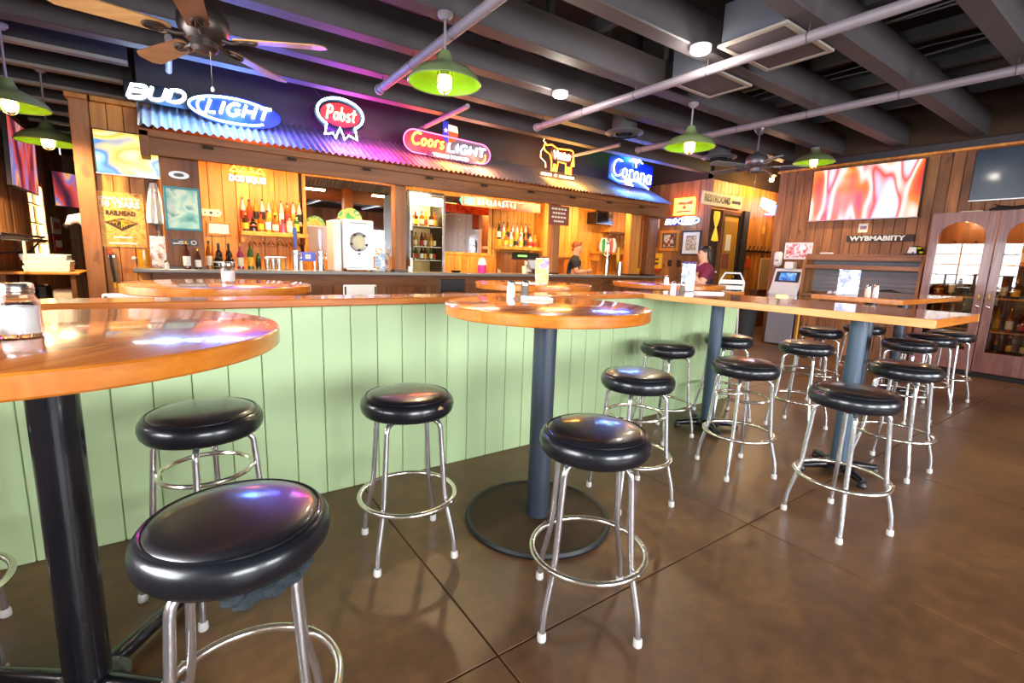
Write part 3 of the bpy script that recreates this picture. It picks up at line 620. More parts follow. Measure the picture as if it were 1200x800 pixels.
for i, x in enumerate((0.9, 2.0, 3.4, 4.6, 5.9, 7.3)):
    t = thing('soffit_fill', 'small warm strip light added unseen behind the bar fascia', 'light', (x, 6.95, 2.44), 0, 'added strip lights behind the fascia')
    B().cbox(-0.3, 0.3, -0.035, 0.035, 0.0, 0.04, 0.005).ob('housing', 'dark_metal', t, smooth=False); B().box(-0.28, 0.28, -0.028, 0.028, -0.006, 0.0).ob('tube', 'soffit_fill_glow', t, smooth=False)
    a = area('strip_fill', (0, 0, -0.012), (math.radians(28), 0, 0), 0.55, 0.06, 26, (1, .66, .30)); a.parent = t
# ------------------------------------------------------------------ neon signs above the bar roof (plane y = 6.7)
glow('neon_white', 'E8F6FF', 9); glow('neon_blue', '2A6BFF', 14); glow('neon_red', 'FF2A1E', 9); glow('neon_yellow', 'FFC24A', 9); glow('neon_orange', 'FF5A14', 12)
glow('neon_green', '3BFF9A', 7); glow('neon_cyan', '55E6FF', 8); glow('neon_pink', 'FF4E8A', 6); glow('neon_warm', 'FFE3B0', 9)
def arc(cx, cz, rx, rz, a0, a1, n=14): return [(cx+rx*math.cos(math.radians(a0+(a1-a0)*i/n)), cz+rz*math.sin(math.radians(a0+(a1-a0)*i/n))) for i in range(n+1)]
GL = {
 'B': (0.7, [[(0, 0), (0, 1)] + [(0.35, 1)] + arc(0.4, 0.77, 0.22, 0.23, 90, -90, 8) + [(0.05, 0.54)], [(0.3, 0.54)] + arc(0.4, 0.27, 0.25, 0.27, 90, -90, 8) + [(0, 0)]]),
 'U': (0.7, [[(0, 1), (0, 0.25)] + arc(0.3, 0.25, 0.3, 0.25, 180, 360, 8) + [(0.6, 1)]]),
 'D': (0.7, [[(0, 0), (0, 1), (0.25, 1)] + arc(0.25, 0.5, 0.37, 0.5, 90, -90, 10) + [(0, 0)]]),
 'L': (0.55, [[(0, 1), (0, 0), (0.45, 0)]]), 'I': (0.25, [[(0.06, 0), (0.06, 1)]]),
 'G': (0.75, [arc(0.33, 0.5, 0.33, 0.5, 50, 330, 16) + [(0.64, 0.45), (0.38, 0.45)]]),
 'H': (0.7, [[(0, 0), (0, 1)], [(0, 0.5), (0.58, 0.5)], [(0.58, 0), (0.58, 1)]]),
 'T': (0.6, [[(0, 1), (0.6, 1)], [(0.3, 1), (0.3, 0)]]),
 'P': (0.62, [[(0.05, -0.05), (0.1, 1)], arc(0.22, 0.75, 0.3, 0.28, 150, -120, 12)]),
 'C': (0.75, [[(0.7, 0.95)] + arc(0.42, 0.5, 0.4, 0.5, 60, 310, 18)]),
 'a': (0.52, [arc(0.2, 0.28, 0.2, 0.28, 30, 390, 16), [(0.42, 0.58), (0.41, 0.12), (0.48, 0.02)]]),
 'b': (0.5, [[(0.05, 1), (0.03, 0.1)] + arc(0.22, 0.28, 0.2, 0.28, 210, 520, 14)]),
 's': (0.42, [arc(0.2, 0.43, 0.15, 0.14, 40, 250, 8) + arc(0.18, 0.14, 0.17, 0.15, 80, -150, 8)]),
 't': (0.36, [[(0.16, 0.95), (0.14, 0.1), (0.28, 0.02)], [(-0.08, 0.66), (0.4, 0.68)]]),
 'o': (0.5, [arc(0.2, 0.28, 0.2, 0.28, 0, 360, 16)]),
 'r': (0.36, [[(0.04, 0.58), (0.04, 0)], [(0.04, 0.38)] + arc(0.2, 0.4, 0.16, 0.18, 180, 40, 6)]),
 'n': (0.5, [[(0.04, 0.58), (0.04, 0)], [(0.04, 0.36)] + arc(0.21, 0.36, 0.17, 0.22, 180, 0, 8) + [(0.38, 0)]]),
 ' ': (0.3, []),
}
def word(s, x0, x1, z0, h, slant=0.0, rise=0.0, gap=0.12):
    """tube strokes of a word fitted between x0 and x1"""
    tot = sum(GL[c][0]+gap for c in s)-gap; k = (x1-x0)/tot; x = 0; out = []
    for c in s:
        wd, st = GL[c]
        for p in st: out.append([(x0+(x+q[0])*k+slant*q[1]*h, z0+q[1]*h+rise*(x+q[0])*k) for q in p])
        x += wd+gap
    return out
def neon(b, strokes, r=0.009, y=0.0, off=0):
    for p in strokes:
        closed = len(p) > 3 and math.hypot(p[0][0]-p[-1][0], p[0][1]-p[-1][1]) < 1e-4
        b.tube([(q[0], y, q[1]) for q in (p[:-1] if closed else p)], r, 6, closed=closed)
    return b
def glow_light(t, x, z, power, col, y=-0.14, r=0.16): lamp('neon_light', (x, y, z), power*1.45, col, t, r)
NY = 6.7
def brackets(t, xs, z0=2.66, z1=2.95):
    for x in xs: B().tube([(x, 0.05, z1), (x, 0.05, z0+0.08)], 0.006, 6).ob('bracket', 'duct_paint', t)
plain('halo_backing_dark', '0C0E14', 0.25)  # backing panels added behind the tubes to catch their glow as a halo
# blue and white two-part script
t = thing('neon_sign', 'white and blue neon lettering with a blue oval over the left end of the roof', 'neon sign', (0, NY, 0))
neon(B(), word('BUD', -0.27, 0.22, 2.87, 0.125, 0.35, 0.06), 0.017).ob('white_word', 'neon_white', t); neon(B(), word('LIGHT', 0.42, 1.04, 2.855, 0.13, 0.35, 0.02), 0.016, -0.012).ob('white_word', 'neon_white', t)
glow('neon_iceblue', 'A8D2FF', 12)
neon(B(), [arc(0.69, 2.91, 0.43, 0.135, 45, 315, 44), arc(0.40, 2.91, 0.06, 0.075, 80, 290, 12)], 0.011).ob('blue_oval', 'neon_iceblue', t)
plain('halo_blue', '0A2BA8', 0.4)  # blue halo of the tubes put into the panel colour
B().prism(arc(0.72, 2.91, 0.47, 0.165, 0, 351, 39), 0.03, 0.038).ob('halo_backing', 'halo_blue', t, smooth=False)
B().cbox(-0.3, 0.26, 0.03, 0.038, 2.845, 3.035, 0.003).ob('halo_backing', 'halo_backing_dark', t, smooth=False)
brackets(t, (-0.2, 0.15, 0.5, 0.9)); 
for x in (0.3, 0.62, 0.95): B().tube([(x, 0.04, 3.03), (x-0.05, 0.12, 3.3)], 0.003, 5).ob('hanging_wire', 'duct_paint', t)
glow_light(t, 0.1, 2.86, 8.5, (.12, .4, 1)); glow_light(t, 0.7, 2.86, 20.6, (.03, .14, 1)); glow_light(t, 1.15, 2.84, 9.3, (.1, .1, 1))
# rosette ribbon sign
t = thing('neon_sign', 'blue neon rosette ribbon around red panel with yellow-pink script', 'neon sign', (0, NY, 0))
neon(B(), [arc(1.905, 3.11, 0.29, 0.185, -52, 232, 36), [(1.725, 2.965), (1.70, 2.83), (1.80, 2.862), (1.83, 2.80), (1.89, 2.94), (1.95, 2.80), (2.0, 2.862), (2.11, 2.82), (2.085, 2.965)]], 0.013).ob('blue_outline', 'neon_iceblue', t)
plain('red_panel', 'D01016', 0.4, emit='FF1A1A', es=1.6); B().prism(arc(1.905, 3.1, 0.245, 0.14, 0, 351, 39), 0.02, 0.03).ob('red_panel', 'red_panel', t, smooth=False)
glow('neon_peach', 'FFC9A0', 7); neon(B(), word('Pabst', 1.72, 2.08, 3.03, 0.155, 0.15), 0.0105, -0.01).ob('script', 'neon_peach', t)
B().prism(arc(1.905, 3.1, 0.33, 0.225, 0, 351, 39), 0.035, 0.042).ob('halo_backing', 'halo_backing_dark', t, smooth=False); brackets(t, (1.75, 2.06), z1=2.9); B().tube([(1.7, 0.04, 3.25), (1.55, 0.1, 3.42)], 0.004, 5).ob('hanging_wire', 'duct_paint', t)
glow_light(t, 1.8, 2.84, 13.1, (.3, .04, 1)); glow_light(t, 2.1, 2.82, 13.1, (1, .02, .7)); glow_light(t, 2.45, 2.80, 6.6, (1, .04, .4))
# red and white panel sign with state flag shape
t = thing('neon_sign', 'pink-edged lozenge neon sign with yellow script, white capitals and state flag', 'neon sign', (0, NY, 0))
loz = arc(2.93, 2.945, 0.17, 0.155, 90, 270, 12)+arc(4.02, 2.925, 0.17, 0.145, -90, 90, 12)
plain('lozenge', '5A1026', 0.35, emit='D8204A', es=0.55); plain('lozenge_grey', '3B3842', 0.35, emit='8A8494', es=0.15); plain('flag_blue', '1B2F9C', 0.5, emit='1B2FBC', es=0.5); plain('flag_white', 'F0E6D8', 0.5, emit='F5DFC0', es=0.5); plain('flag_red', 'E0401C', 0.5, emit='F0481C', es=0.6); plain('ribbon_navy', '26184E', 0.5, emit='3A2070', es=0.4)
B().prism([p for p in loz if p[0] < 3.46][:13]+[(3.42, 2.79), (3.42, 3.095)], 0.02, 0.035).ob('panel', 'lozenge', t, smooth=False); B().prism([(3.42, 2.79)]+arc(4.02, 2.925, 0.17, 0.145, -90, 90, 12)+[(3.42, 3.095)], 0.02, 0.035).ob('panel', 'lozenge_grey', t, smooth=False)
neon(B(), [loz+[loz[0]]], 0.008).ob('pink_outline', 'neon_pink', t)
glow('neon_gold', 'FF9A28', 12); neon(B(), word('Coors', 2.87, 3.38, 2.905, 0.16, 0.2), 0.013, -0.012).ob('script', 'neon_gold', t); neon(B(), word('LIGHT', 3.46, 4.08, 2.885, 0.115, 0.12), 0.0125, -0.012).ob('white_word', 'neon_white', t)
B().prism([(3.37, 3.05), (3.37, 3.3), (3.455, 3.3), (3.455, 3.0)], 0.0, 0.012).ob('flag_blue_field', 'flag_blue', t, smooth=False); B().prism([(3.455, 3.17), (3.455, 3.26), (3.6, 3.25), (3.62, 3.16)], 0.0, 0.012).ob('flag_white_field', 'flag_white', t, smooth=False); B().prism([(3.455, 3.0), (3.455, 3.17), (3.62, 3.16), (3.6, 3.07), (3.52, 3.02)], 0.0, 0.012).ob('flag_red_field', 'flag_red', t, smooth=False)
star = [(3.412+(0.036 if i % 2 == 0 else 0.015)*math.sin(i*PI/5), 3.17+(0.036 if i % 2 == 0 else 0.015)*math.cos(i*PI/5)) for i in range(10)]; B().prism(star, -0.006, 0.0).ob('star', 'flag_white', t, smooth=False)
B().prism([(3.1, 2.785), (3.16, 2.845), (3.86, 2.83), (3.9, 2.76), (3.16, 2.765)], -0.01, 0.012).ob('ribbon', 'ribbon_navy', t, smooth=False); letters('ribbon_lettering', 'TEXAS PROUD', 0.062, 'neon_warm', t, 3.5, -0.014, 2.803, bold=0.002, width=0.6)
neon(B(), [arc(4.0, 2.89, 0.1, 0.1, -120, 20, 8)], 0.009, -0.01).ob('gold_curl', 'neon_gold', t); brackets(t, (2.95, 3.5, 4.0), z1=2.85)
glow_light(t, 2.95, 2.82, 13.1, (1, .06, .06)); glow_light(t, 3.4, 2.8, 13.9, (1, .2, .02)); glow_light(t, 3.95, 2.8, 8.5, (1, .4, .15))
# steer sign
t = thing('neon_sign', 'orange neon steer outline with a white script on its flank', 'neon sign', (0, NY, 0))
steer = [(5.33, 3.15), (5.28, 3.17), (5.25, 3.22), (5.28, 3.30), (5.31, 3.26), (5.42, 3.285), (5.55, 3.24), (5.86, 3.26), (5.91, 3.24), (5.945, 3.0), (5.92, 2.99), (5.915, 3.12), (5.88, 2.99), (5.885, 2.85), (5.85, 2.85), (5.84, 2.97), (5.80, 2.97), (5.795, 2.85), (5.76, 2.85), (5.755, 3.02), (5.58, 3.03), (5.55, 2.86), (5.515, 2.86), (5.52, 2.98), (5.49, 2.98), (5.47, 2.86), (5.435, 2.86), (5.43, 3.02), (5.39, 3.12), (5.33, 3.15)]
glow('neon_amber', 'FF6A1A', 13)
neon(B(), [steer], 0.010).ob('steer_outline', 'neon_amber', t); neon(B(), [[(5.30, 3.28), (5.24, 3.32), (5.26, 3.36)], [(5.25, 3.22), (5.19, 3.14), (5.19, 3.05), (5.3, 2.98), (5.31, 2.9)]], 0.006).ob('horn_and_rope', 'neon_peach', t)
neon(B(), [[(5.47, 3.2), (5.5, 3.08), (5.54, 3.2), (5.57, 3.08), (5.6, 3.18)], arc(5.645, 3.125, 0.03, 0.045, 0, 360, 10), [(5.7, 3.19), (5.7, 3.07), (5.73, 3.16), (5.76, 3.07)], arc(5.8, 3.125, 0.03, 0.045, 0, 360, 10)], 0.0125, -0.014).ob('white_script', 'neon_warm', t)
plain('steer_panel', '3A1408', 0.4); B().prism([(5.41, 3.05), (5.41, 3.24), (5.88, 3.22), (5.88, 3.05)], 0.02, 0.03).ob('panel', 'steer_panel', t, smooth=False); B().cbox(5.2, 5.99, 0.02, 0.03, 2.765, 2.825, 0.003).ob('name_strip', 'steer_panel', t, smooth=False)
for i in range(13): 
    if i not in (4, 6): B().cbox(5.23+0.057*i, 5.23+0.057*i+0.042, -0.006, 0.006, 2.777, 2.815, 0.004).ob('lit_block', 'neon_warm', t, smooth=False)
brackets(t, (5.3, 5.9), z1=2.8); glow_light(t, 5.4, 2.8, 11.2, (1, .4, .04)); glow_light(t, 5.85, 2.8, 11.2, (1, .55, .1))
# crown palm script
t = thing('neon_sign', 'white script neon on a blue halo panel with green palm and yellow scroll near the roof end', 'neon sign', (0, NY, 0))
neon(B(), word('Corona', 6.93, 8.04, 2.99, 0.30, 0.12, -0.06), 0.0105).ob('white_script', 'neon_white', t)
palm = [[(7.56, 3.19), (7.55, 3.27)]]+[[(7.55, 3.28), (7.55+0.11*math.cos(a), 3.31+0.06*math.sin(a)), (7.55+0.19*math.cos(a), 3.285+0.05*math.sin(a))] for a in (0.1, 0.8, 1.57, 2.3, 3.0)]
glow('neon_mint', 'C8FFE0', 9); neon(B(), palm, 0.011, -0.01).ob('palm', 'neon_mint', t); neon(B(), [arc(7.17, 3.02, 0.27, 0.13, 195, 290, 10)], 0.012).ob('cyan_swoosh', 'neon_cyan', t); neon(B(), [[(7.45, 2.955), (7.65, 2.945), (7.82, 2.90), (7.98, 2.83)]], 0.012).ob('white_swoosh', 'neon_white', t)
neon(B(), [[(7.26, 2.97), (7.28, 2.89), (7.34, 2.96), (7.36, 2.88), (7.43, 2.95), (7.45, 2.87)], [(7.3, 2.86), (7.5, 2.85)]], 0.014, -0.01).ob('yellow_scroll', 'neon_yellow', t)
B().prism([(6.85, 2.92), (6.85, 3.3), (7.1, 3.4), (8.1, 3.28), (8.12, 2.95), (8.02, 2.84), (7.2, 2.84)], 0.03, 0.038).ob('halo_backing', 'halo_blue', t, smooth=False)
brackets(t, (7.0, 7.5, 8.0), z1=2.88); glow_light(t, 7.15, 2.86, 13.1, (.03, .14, 1)); glow_light(t, 7.8, 2.83, 15.0, (.03, .12, 1)); lamp('neon_light', (7.53, -0.12, 3.4), 4, (.1, 1, .4), t, 0.08)
# ------------------------------------------------------------------ bottles
for nm, c in (('amber', 'B5651D'), ('clear', 'D9D6CC'), ('green', '3E6B2A'), ('dark', '1A1412'), ('gold', 'E0A030'), ('pink', 'C0507A'), ('brown', '5A2A10')): plain('bt_'+nm, c, 0.12, trans=0.35 if nm not in ('dark',) else 0, coat=0.3)
for nm, c in (('cream', 'EFE3C4'), ('yellow', 'E8B030'), ('red', 'B5281E'), ('white', 'F2F0EA'), ('black', '18181A'), ('teal', '3E8FA0')): plain('lb_'+nm, c, 0.6)
plain('cap_gold', 'B8902A', 0.3, metal=0.8); plain('cap_black', '151515', 0.4); plain('cap_red', 'A02018', 0.4)
SHP = {'wine': (0.037, [(1, 0), (1, .55), (.85, .63), (.42, .74), (.38, .95)], 0.31), 'square': (0.042, [(1, 0), (1, .62), (.9, .7), (.4, .76), (.38, .93)], 0.25), 'tall': (0.034, [(1, 0), (1, .6), (.7, .72), (.36, .84), (.34, .96)], 0.33), 'squat': (0.052, [(1, 0), (1.05, .3), (.95, .55), (.4, .7), (.34, .9)], 0.2), 'beer': (0.031, [(1, 0), (1, .55), (.8, .68), (.45, .8), (.42, .95)], 0.23)}
BM = {}
def bottle_mesh(shape, glass, lab, cap):
    k = (shape, glass, lab, cap)
    if k not in BM:
        r, pr_, h = SHP[shape]; b = B(); b.lathe([(0.001, 0)]+[(r*p, h*q) for p, q in pr_]+[(0.001, h*pr_[-1][1])], 12)
        b.lathe([(r*1.0, h*.12), (r*1.025, h*.13), (r*1.025, h*.45), (r*1.0, h*.46)], 12, m=1); e = pr_[-1]; b.lathe([(r*e[0]*1.12, h*(e[1]-.05)), (r*e[0]*1.12, h*1.0), (0.001, h*1.0)], 10, m=2)
        BM[k] = b.mesh('bottle', ['bt_'+glass, 'lb_'+lab, 'cap_'+cap])
    return BM[k]
brng = random.Random(11)
def bottle(x, y, z, label, group, glass=None, lab=None, cap=None, shape=None):
    g = glass or brng.choice(['amber', 'clear', 'gold', 'brown', 'green']); l = lab or brng.choice(['cream', 'yellow', 'white', 'red', 'black']); c = cap or brng.choice(['gold', 'black', 'red']); s = shape or brng.choice(['wine', 'square', 'tall'])
    kind = {'wine': 'round-shouldered', 'square': 'broad', 'tall': 'tall slim', 'squat': 'squat', 'beer': 'small'}[s]
    o = link('bottle', bottle_mesh(s, g, l, c), None, (x, y, z), brng.uniform(0, 6)); return tag(o, '%s %s bottle, %s label, %s' % (kind, g, l, label), 'bottle', group)
# shelf with liquor below the moustache-shaped neon
def wall_shelf(label, x0, x1, z, depth, mat='bar_wood_lit', under=0.12):
    t = thing('bottle_shelf', label, 'shelf', ((x0+x1)/2, BYB, z)); h = (x1-x0)/2
    B().cbox(-h, h, -depth, -0.0, -0.03, 0, 0.004).ob('board', mat, t, smooth=False); B().cbox(-h, h, -depth-0.018, -depth, -0.055, 0.005, 0.004).ob('lip', mat, t, smooth=False)
    for s in (-1, 1): B().prism([(0, -0.03), (0, -0.03-under), (0.04, -0.03-under), (0.04, -0.03)], -depth+0.02, -0.0).ob('end_bracket', mat, t, (s*(h-0.02)-0.02, 0, 0), smooth=False)
    return t
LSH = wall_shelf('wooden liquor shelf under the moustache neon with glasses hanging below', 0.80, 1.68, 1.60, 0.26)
B().cbox(-0.42, 0.42, -0.13, -0.0, 0.115, 0.14, 0.003).box(-0.42, -0.4, -0.13, 0, 0, 0.115).box(0.4, 0.42, -0.13, 0, 0, 0.115).ob('riser', 'bar_wood_lit', LSH, smooth=False)
for i in range(10):
    bottle(0.86+0.083*i, 7.935, 1.74, 'rear row of liquor shelf', 'liquor on the shelf under the neon', shape=['tall', 'wine', 'tall'][i % 3], glass=['clear', 'amber', 'gold', 'clear', 'clear', 'gold', 'clear', 'amber', 'clear', 'clear'][i])
for i in range(8): bottle(0.87+0.097*i*0.98, 7.80, 1.60, 'front row of liquor shelf', 'liquor on the shelf under the neon', shape=['square', 'squat', 'square', 'wine'][i % 4], glass=['brown', 'dark', 'amber', 'gold', 'amber', 'pink', 'clear', 'green', 'gold'][i])
gl = B().lathe([(0.001, 0.0), (0.03, 0.0), (0.031, -0.004), (0.004, -0.008), (0.004, -0.08), (0.03, -0.1), (0.045, -0.14), (0.04, -0.175), (0.037, -0.175), (0.041, -0.14), (0.001, -0.1)], 14).mesh('wine_glass', 'glass_clear')
for i in range(6): tag(link('wine_glass', gl, None, (0.95+0.12*i, 7.85, 1.568)), 'clear stemmed glass hanging upside down under the liquor shelf', 'glass', 'glasses hanging under the liquor shelf')
gl2 = B().lathe([(0.001, 0.0), (0.034, 0.0), (0.043, -0.15), (0.040, -0.15), (0.031, -0.008), (0.001, -0.008)], 14).mesh('hanging_mug', 'glass_clear')
glow('neon_soft', 'FFEDE0', 2.2)
# moustache neon on the bar back wall
t = thing('neon_sign', 'small red-orange double peak neon above white lettering on bar back wall', 'neon sign', (0.94, BYB-0.09, 0))
neon(B(), [[(-0.22, 2.41), (-0.16, 2.48), (-0.10, 2.41), (-0.04, 2.47), (-0.02, 2.41), (-0.22, 2.41)], [(0.02, 2.42), (0.04, 2.48), (0.10, 2.41), (0.16, 2.48), (0.22, 2.41), (0.02, 2.42)]], 0.009).ob('red_peaks', 'neon_gold', t)
letters('white_lettering', 'DOS EQUIS', 0.11, 'neon_soft', t, 0.0, -0.004, 2.315, 0.006, 0.006, width=0.46); B().cbox(-0.12, 0.12, 0.05, 0.09, 2.3, 2.44, 0.004).ob('transformer_box', 'bar_wood_lit', t, smooth=False)
glow_light(t, 0, 2.38, 9.3, (1, .22, .06), y=-0.1)
# little things on the back wall
t = thing('small_plaque', 'small cream plaque with a dark emblem and two screws on bar back wall', 'plaque', (0.475, BYB-0.0, 1.83)); B().prism([(-0.13, 0.0), (-0.11, 0.05), (-0.05, 0.045), (0.05, 0.05), (0.1, 0.05), (0.13, 0.01), (0.1, -0.05), (0.03, -0.045), (-0.1, -0.045)], -0.015, 0).ob('board', 'lb_cream', t, smooth=False)
for x in (-0.07, 0.0, 0.08): B().lathe([(0.001, 0), (0.02 if x == 0 else 0.01, 0), (0.02 if x == 0 else 0.01, 0.006), (0.001, 0.006)], 14, (x, 0, 0)).ob('emblem', 'cap_black', t, (0, -0.016, 0)).rotation_euler = (PI/2, 0, 0)
# ------------------------------------------------------------------ generic mounted things
def framed(name, label, cat, w, h, loc, rz, pic, frame='black', fw_=0.03, mount=None, group=None, d=0.025):
    t = thing(name, label, cat, loc, rz, group)
    B().box(-w/2+fw_*0.6, w/2-fw_*0.6, -d*0.5, -0.001, -h/2+fw_*0.6, h/2-fw_*0.6).ob('picture' if not mount else 'mount', mount or pic, t, smooth=False)
    if mount: B().box(-w*0.27, w*0.27, -d*0.5-0.003, -d*0.5, -h*0.3, h*0.3).ob('picture', pic, t, smooth=False)
    for p in ((-w/2, w/2, h/2-fw_, h/2), (-w/2, w/2, -h/2, -h/2+fw_), (-w/2, -w/2+fw_, -h/2+fw_, h/2-fw_), (w/2-fw_, w/2, -h/2+fw_, h/2-fw_)): B().cbox(p[0], p[1], -d, -0.001, p[2], p[3], 0.004).ob('frame', frame, t, smooth=False)
    return t
def television(label, w, h, loc, rz, scr, tilt=0.0, back=0.12, yaw=0.0):
    t = thing('television', label, 'television', loc, rz); t.rotation_euler = (tilt, 0, rz+yaw)
    bz = 0.012
    B().cbox(-w/2, w/2, 0.0, 0.05, -h/2, h/2, 0.006).ob('casing', 'black', t, smooth=False)
    s = B().box(-w/2+bz, w/2-bz, -0.002, 0.0, -h/2+bz*1.4, h/2-bz).ob('screen', scr, t, smooth=False)
    B().cbox(-0.15, 0.15, 0.05, back, -0.12, 0.12, 0.006).ob('wall_bracket', 'dark_metal', t, smooth=False); B().cbox(-w/2, w/2, -0.004, 0.0, -h/2, -h/2+bz*1.2, 0.001).ob('lower_bezel', 'grey_metal', t, smooth=False)
    return t
# ------------------------------------------------------------------ along the bar
blotch('teal_print', ['3E8F8A', '7FBFB0', 'A9D8C4', 'D8E8CE', '5AA79A'], (7, 7, 7), emit=False, seed=2)
framed('teal_picture', 'teal tinted picture in a pale green frame on the wide bar post', 'picture', 0.335, 0.47, (0.13, 6.699, 1.765), 0, 'teal_print', 'lb_teal', 0.022)
t = thing('oval_badge', 'small oval metal badge above the teal picture', 'badge', (0.118, 6.699, 2.13)); B().prism(arc(0, 0, 0.095, 0.042, 0, 345, 23), -0.012, 0).ob('plate', 'grey_metal', t, smooth=False); B().prism(arc(0, 0, 0.05, 0.02, 0, 340, 17), -0.018, -0.012).ob('boss', 'dark_metal', t, smooth=False)
t = thing('strip_sticker', 'narrow black bumper sticker with white marks below the teal picture', 'sticker', (0.125, 6.699, 1.397)); B().cbox(-0.125, 0.125, -0.004, 0, -0.033, 0.033, 0.001).ob('strip', 'cap_black', t, smooth=False); B().prism(arc(0.085, 0, 0.028, 0.024, 0, 345, 23), -0.006, -0.004).ob('round_mark', 'paper', t, smooth=False); B().prism(arc(0.085, 0, 0.02, 0.017, 0, 345, 23), -0.007, -0.006).ob('round_mark_core', 'cap_black', t, smooth=False); B().box(-0.11, 0.03, -0.006, -0.004, -0.02, -0.008).box(-0.06, 0.0, -0.006, -0.004, 0.002, 0.012).ob('white_marks', 'paper', t, smooth=False)
framed('lit_notice', 'small glowing-cream notice in a lit-toned wooden frame on bar back wall', 'notice', 0.3, 0.19, (0.56, BYB, 1.62), 0, 'paper', 'bar_wood_lit', 0.03)
# bottles standing on the counter near the wide post
GC = 'bottles on the bar counter'
for i, (x, y, sh, g, l) in enumerate(((0.13, 6.62, 'wine', 'brown', 'white'), (0.235, 6.62, 'beer', 'brown', 'white'), (0.36, 6.9, 'tall', 'amber', 'cream'), (0.45, 6.86, 'squat', 'dark', 'white'), (0.57, 6.86, 'squat', 'dark', 'teal'), (0.47, 7.02, 'wine', 'dark', 'black'), (0.58, 7.03, 'wine', 'dark', 'red'), (0.69, 6.9, 'wine', 'pink', 'cream'), (0.80, 6.9, 'tall', 'green', 'yellow'), (0.9, 7.0, 'beer', 'green', 'black'))): bottle(x, y, 1.1, 'on counter by the wide post', GC, g, l, 'black' if g == 'dark' else None, sh)
for i, x in enumerate((1.0, 1.07, 1.14)): tag(B().lathe([(0.001, 0), (0.026, 0), (0.033, 0.13), (0.033, 0.14), (0.001, 0.14)], 16).ob('shaker_tin', 'steel', None, (x, 6.98, 1.1)), 'steel cocktail shaker tin on the counter beside the bottles', 'shaker', 'shaker tins on the counter')
# beer taps and their back rail
def tap(x, lab, h=0.2):
    t = thing('beer_tap', lab, 'beer tap', (x, 6.78, 1.1)); B().cyl((0, 0, 0), (0, 0, h), 0.045, n=20).ob('column', 'steel', t); B().cyl((0, 0, h), (0, 0, h+0.012), 0.05, n=20).ob('cap', 'chrome', t)
    B().tube([(0, -0.04, h-0.04), (0, -0.1, h-0.04), (0, -0.11, h-0.09)], [0.01, 0.01, 0.008], 8).ob('spout', 'chrome', t); return t
plain('handle_blue', '4A5FA8', 0.4); plain('handle_white', 'D8D4E6', 0.4); plain('handle_green', '35A03A', 0.4); plain('handle_orange', 'E0521E', 0.4); plain('handle_yellow', 'E8B428', 0.4)
for x, m, lab in ((1.31, 'handle_blue', 'steel beer tap column with a tall blue handle'), (1.62, 'handle_white', 'steel beer tap column with a tall white handle')):
    t = tap(x, lab, 0.24); B().lathe([(0.001, 0.27), (0.014, 0.27), (0.02, 0.36), (0.026, 0.5), (0.02, 0.54), (0.001, 0.545)], 12).ob('handle', m, t)
    for k, (dx, mm) in enumerate(((0.05, 'chrome'), (-0.05, 'chrome'))): B().tube([(0, -0.03, 0.2), (dx, -0.07, 0.22), (dx, -0.08, 0.15)], 0.01, 8).ob('faucet', mm, t)
t = thing('tap_sign', 'small blue lit sign between the two steel tap columns', 'sign', (1.465, 6.83, 1.1)); plain('tap_blue', '38408C', 0.4, emit='3A46A8', es=0.5); B().cbox(-0.1, 0.1, -0.02, 0.02, 0.12, 0.24, 0.004).ob('panel', 'tap_blue', t, smooth=False); B().box(-0.035, 0.035, -0.024, -0.02, 0.15, 0.21).ob('white_mark', 'paper', t, smooth=False); B().box(-0.09, -0.075, -0.01, 0.01, 0, 0.12).box(0.075, 0.09, -0.01, 0.01, 0, 0.12).ob('legs', 'steel', t, smooth=False)
t = thing('drip_rack', 'low steel wire rack on the counter behind the shaker tins', 'rack', (1.12, 7.08, 1.1))
r_ = B()
for x in (-0.12, 0.12):
    for y in (-0.05, 0.04): r_.cyl((x, y, 0), (x, y, 0.16), 0.006, n=6)
for y in (-0.05, 0.04): r_.cyl((-0.12, y, 0.16), (0.12, y, 0.16), 0.006, n=6)
r_.ob('wires', 'steel', t)
# frozen drink machine
t = thing('frozen_drink_machine', 'boxy silver frozen drink machine with a round window on the bar', 'machine', (2.12, 6.95, 1.1))
plain('machine_silver', 'CFCACB', 0.35, metal=0.3)
B().cbox(-0.215, 0.215, -0.2, 0.2, 0.03, 0.70, 0.015).ob('casing', 'machine_silver', t, smooth=False)
B().box(-0.2, 0.2, -0.206, -0.2, 0.64, 0.67).ob('name_strip', 'lb_white', t, smooth=False); B().box(-0.12, 0.12, -0.209, -0.206, 0.648, 0.655).ob('strip_line', 'cap_black', t, smooth=False)
rg = B().lathe([(0.09, 0), (0.125, 0), (0.13, 0.012), (0.12, 0.022), (0.09, 0.016)], 36).ob('window_ring', 'grey_metal', t, (0, -0.2, 0.40)); rg.rotation_euler = (PI/2, 0, 0)
plain('frozen_mix', 'D9CFA6', 0.6, var=0.15, bscale=30); wd_ = B().lathe([(0.001, 0.0), (0.095, 0.0), (0.09, 0.01), (0.001, 0.018)], 30).ob('drink_window', 'frozen_mix', t, (0, -0.2, 0.40)); wd_.rotation_euler = (PI/2, 0, 0)
for a in range(5): kb = B().lathe([(0.001, 0), (0.018, 0), (0.015, 0.03), (0.001, 0.032)], 12).ob('bolt_knob', 'cap_black', t, (0.108*math.cos(a*1.257+0.9), -0.215, 0.40+0.108*math.sin(a*1.257+0.9))); kb.rotation_euler = (PI/2, 0, 0)
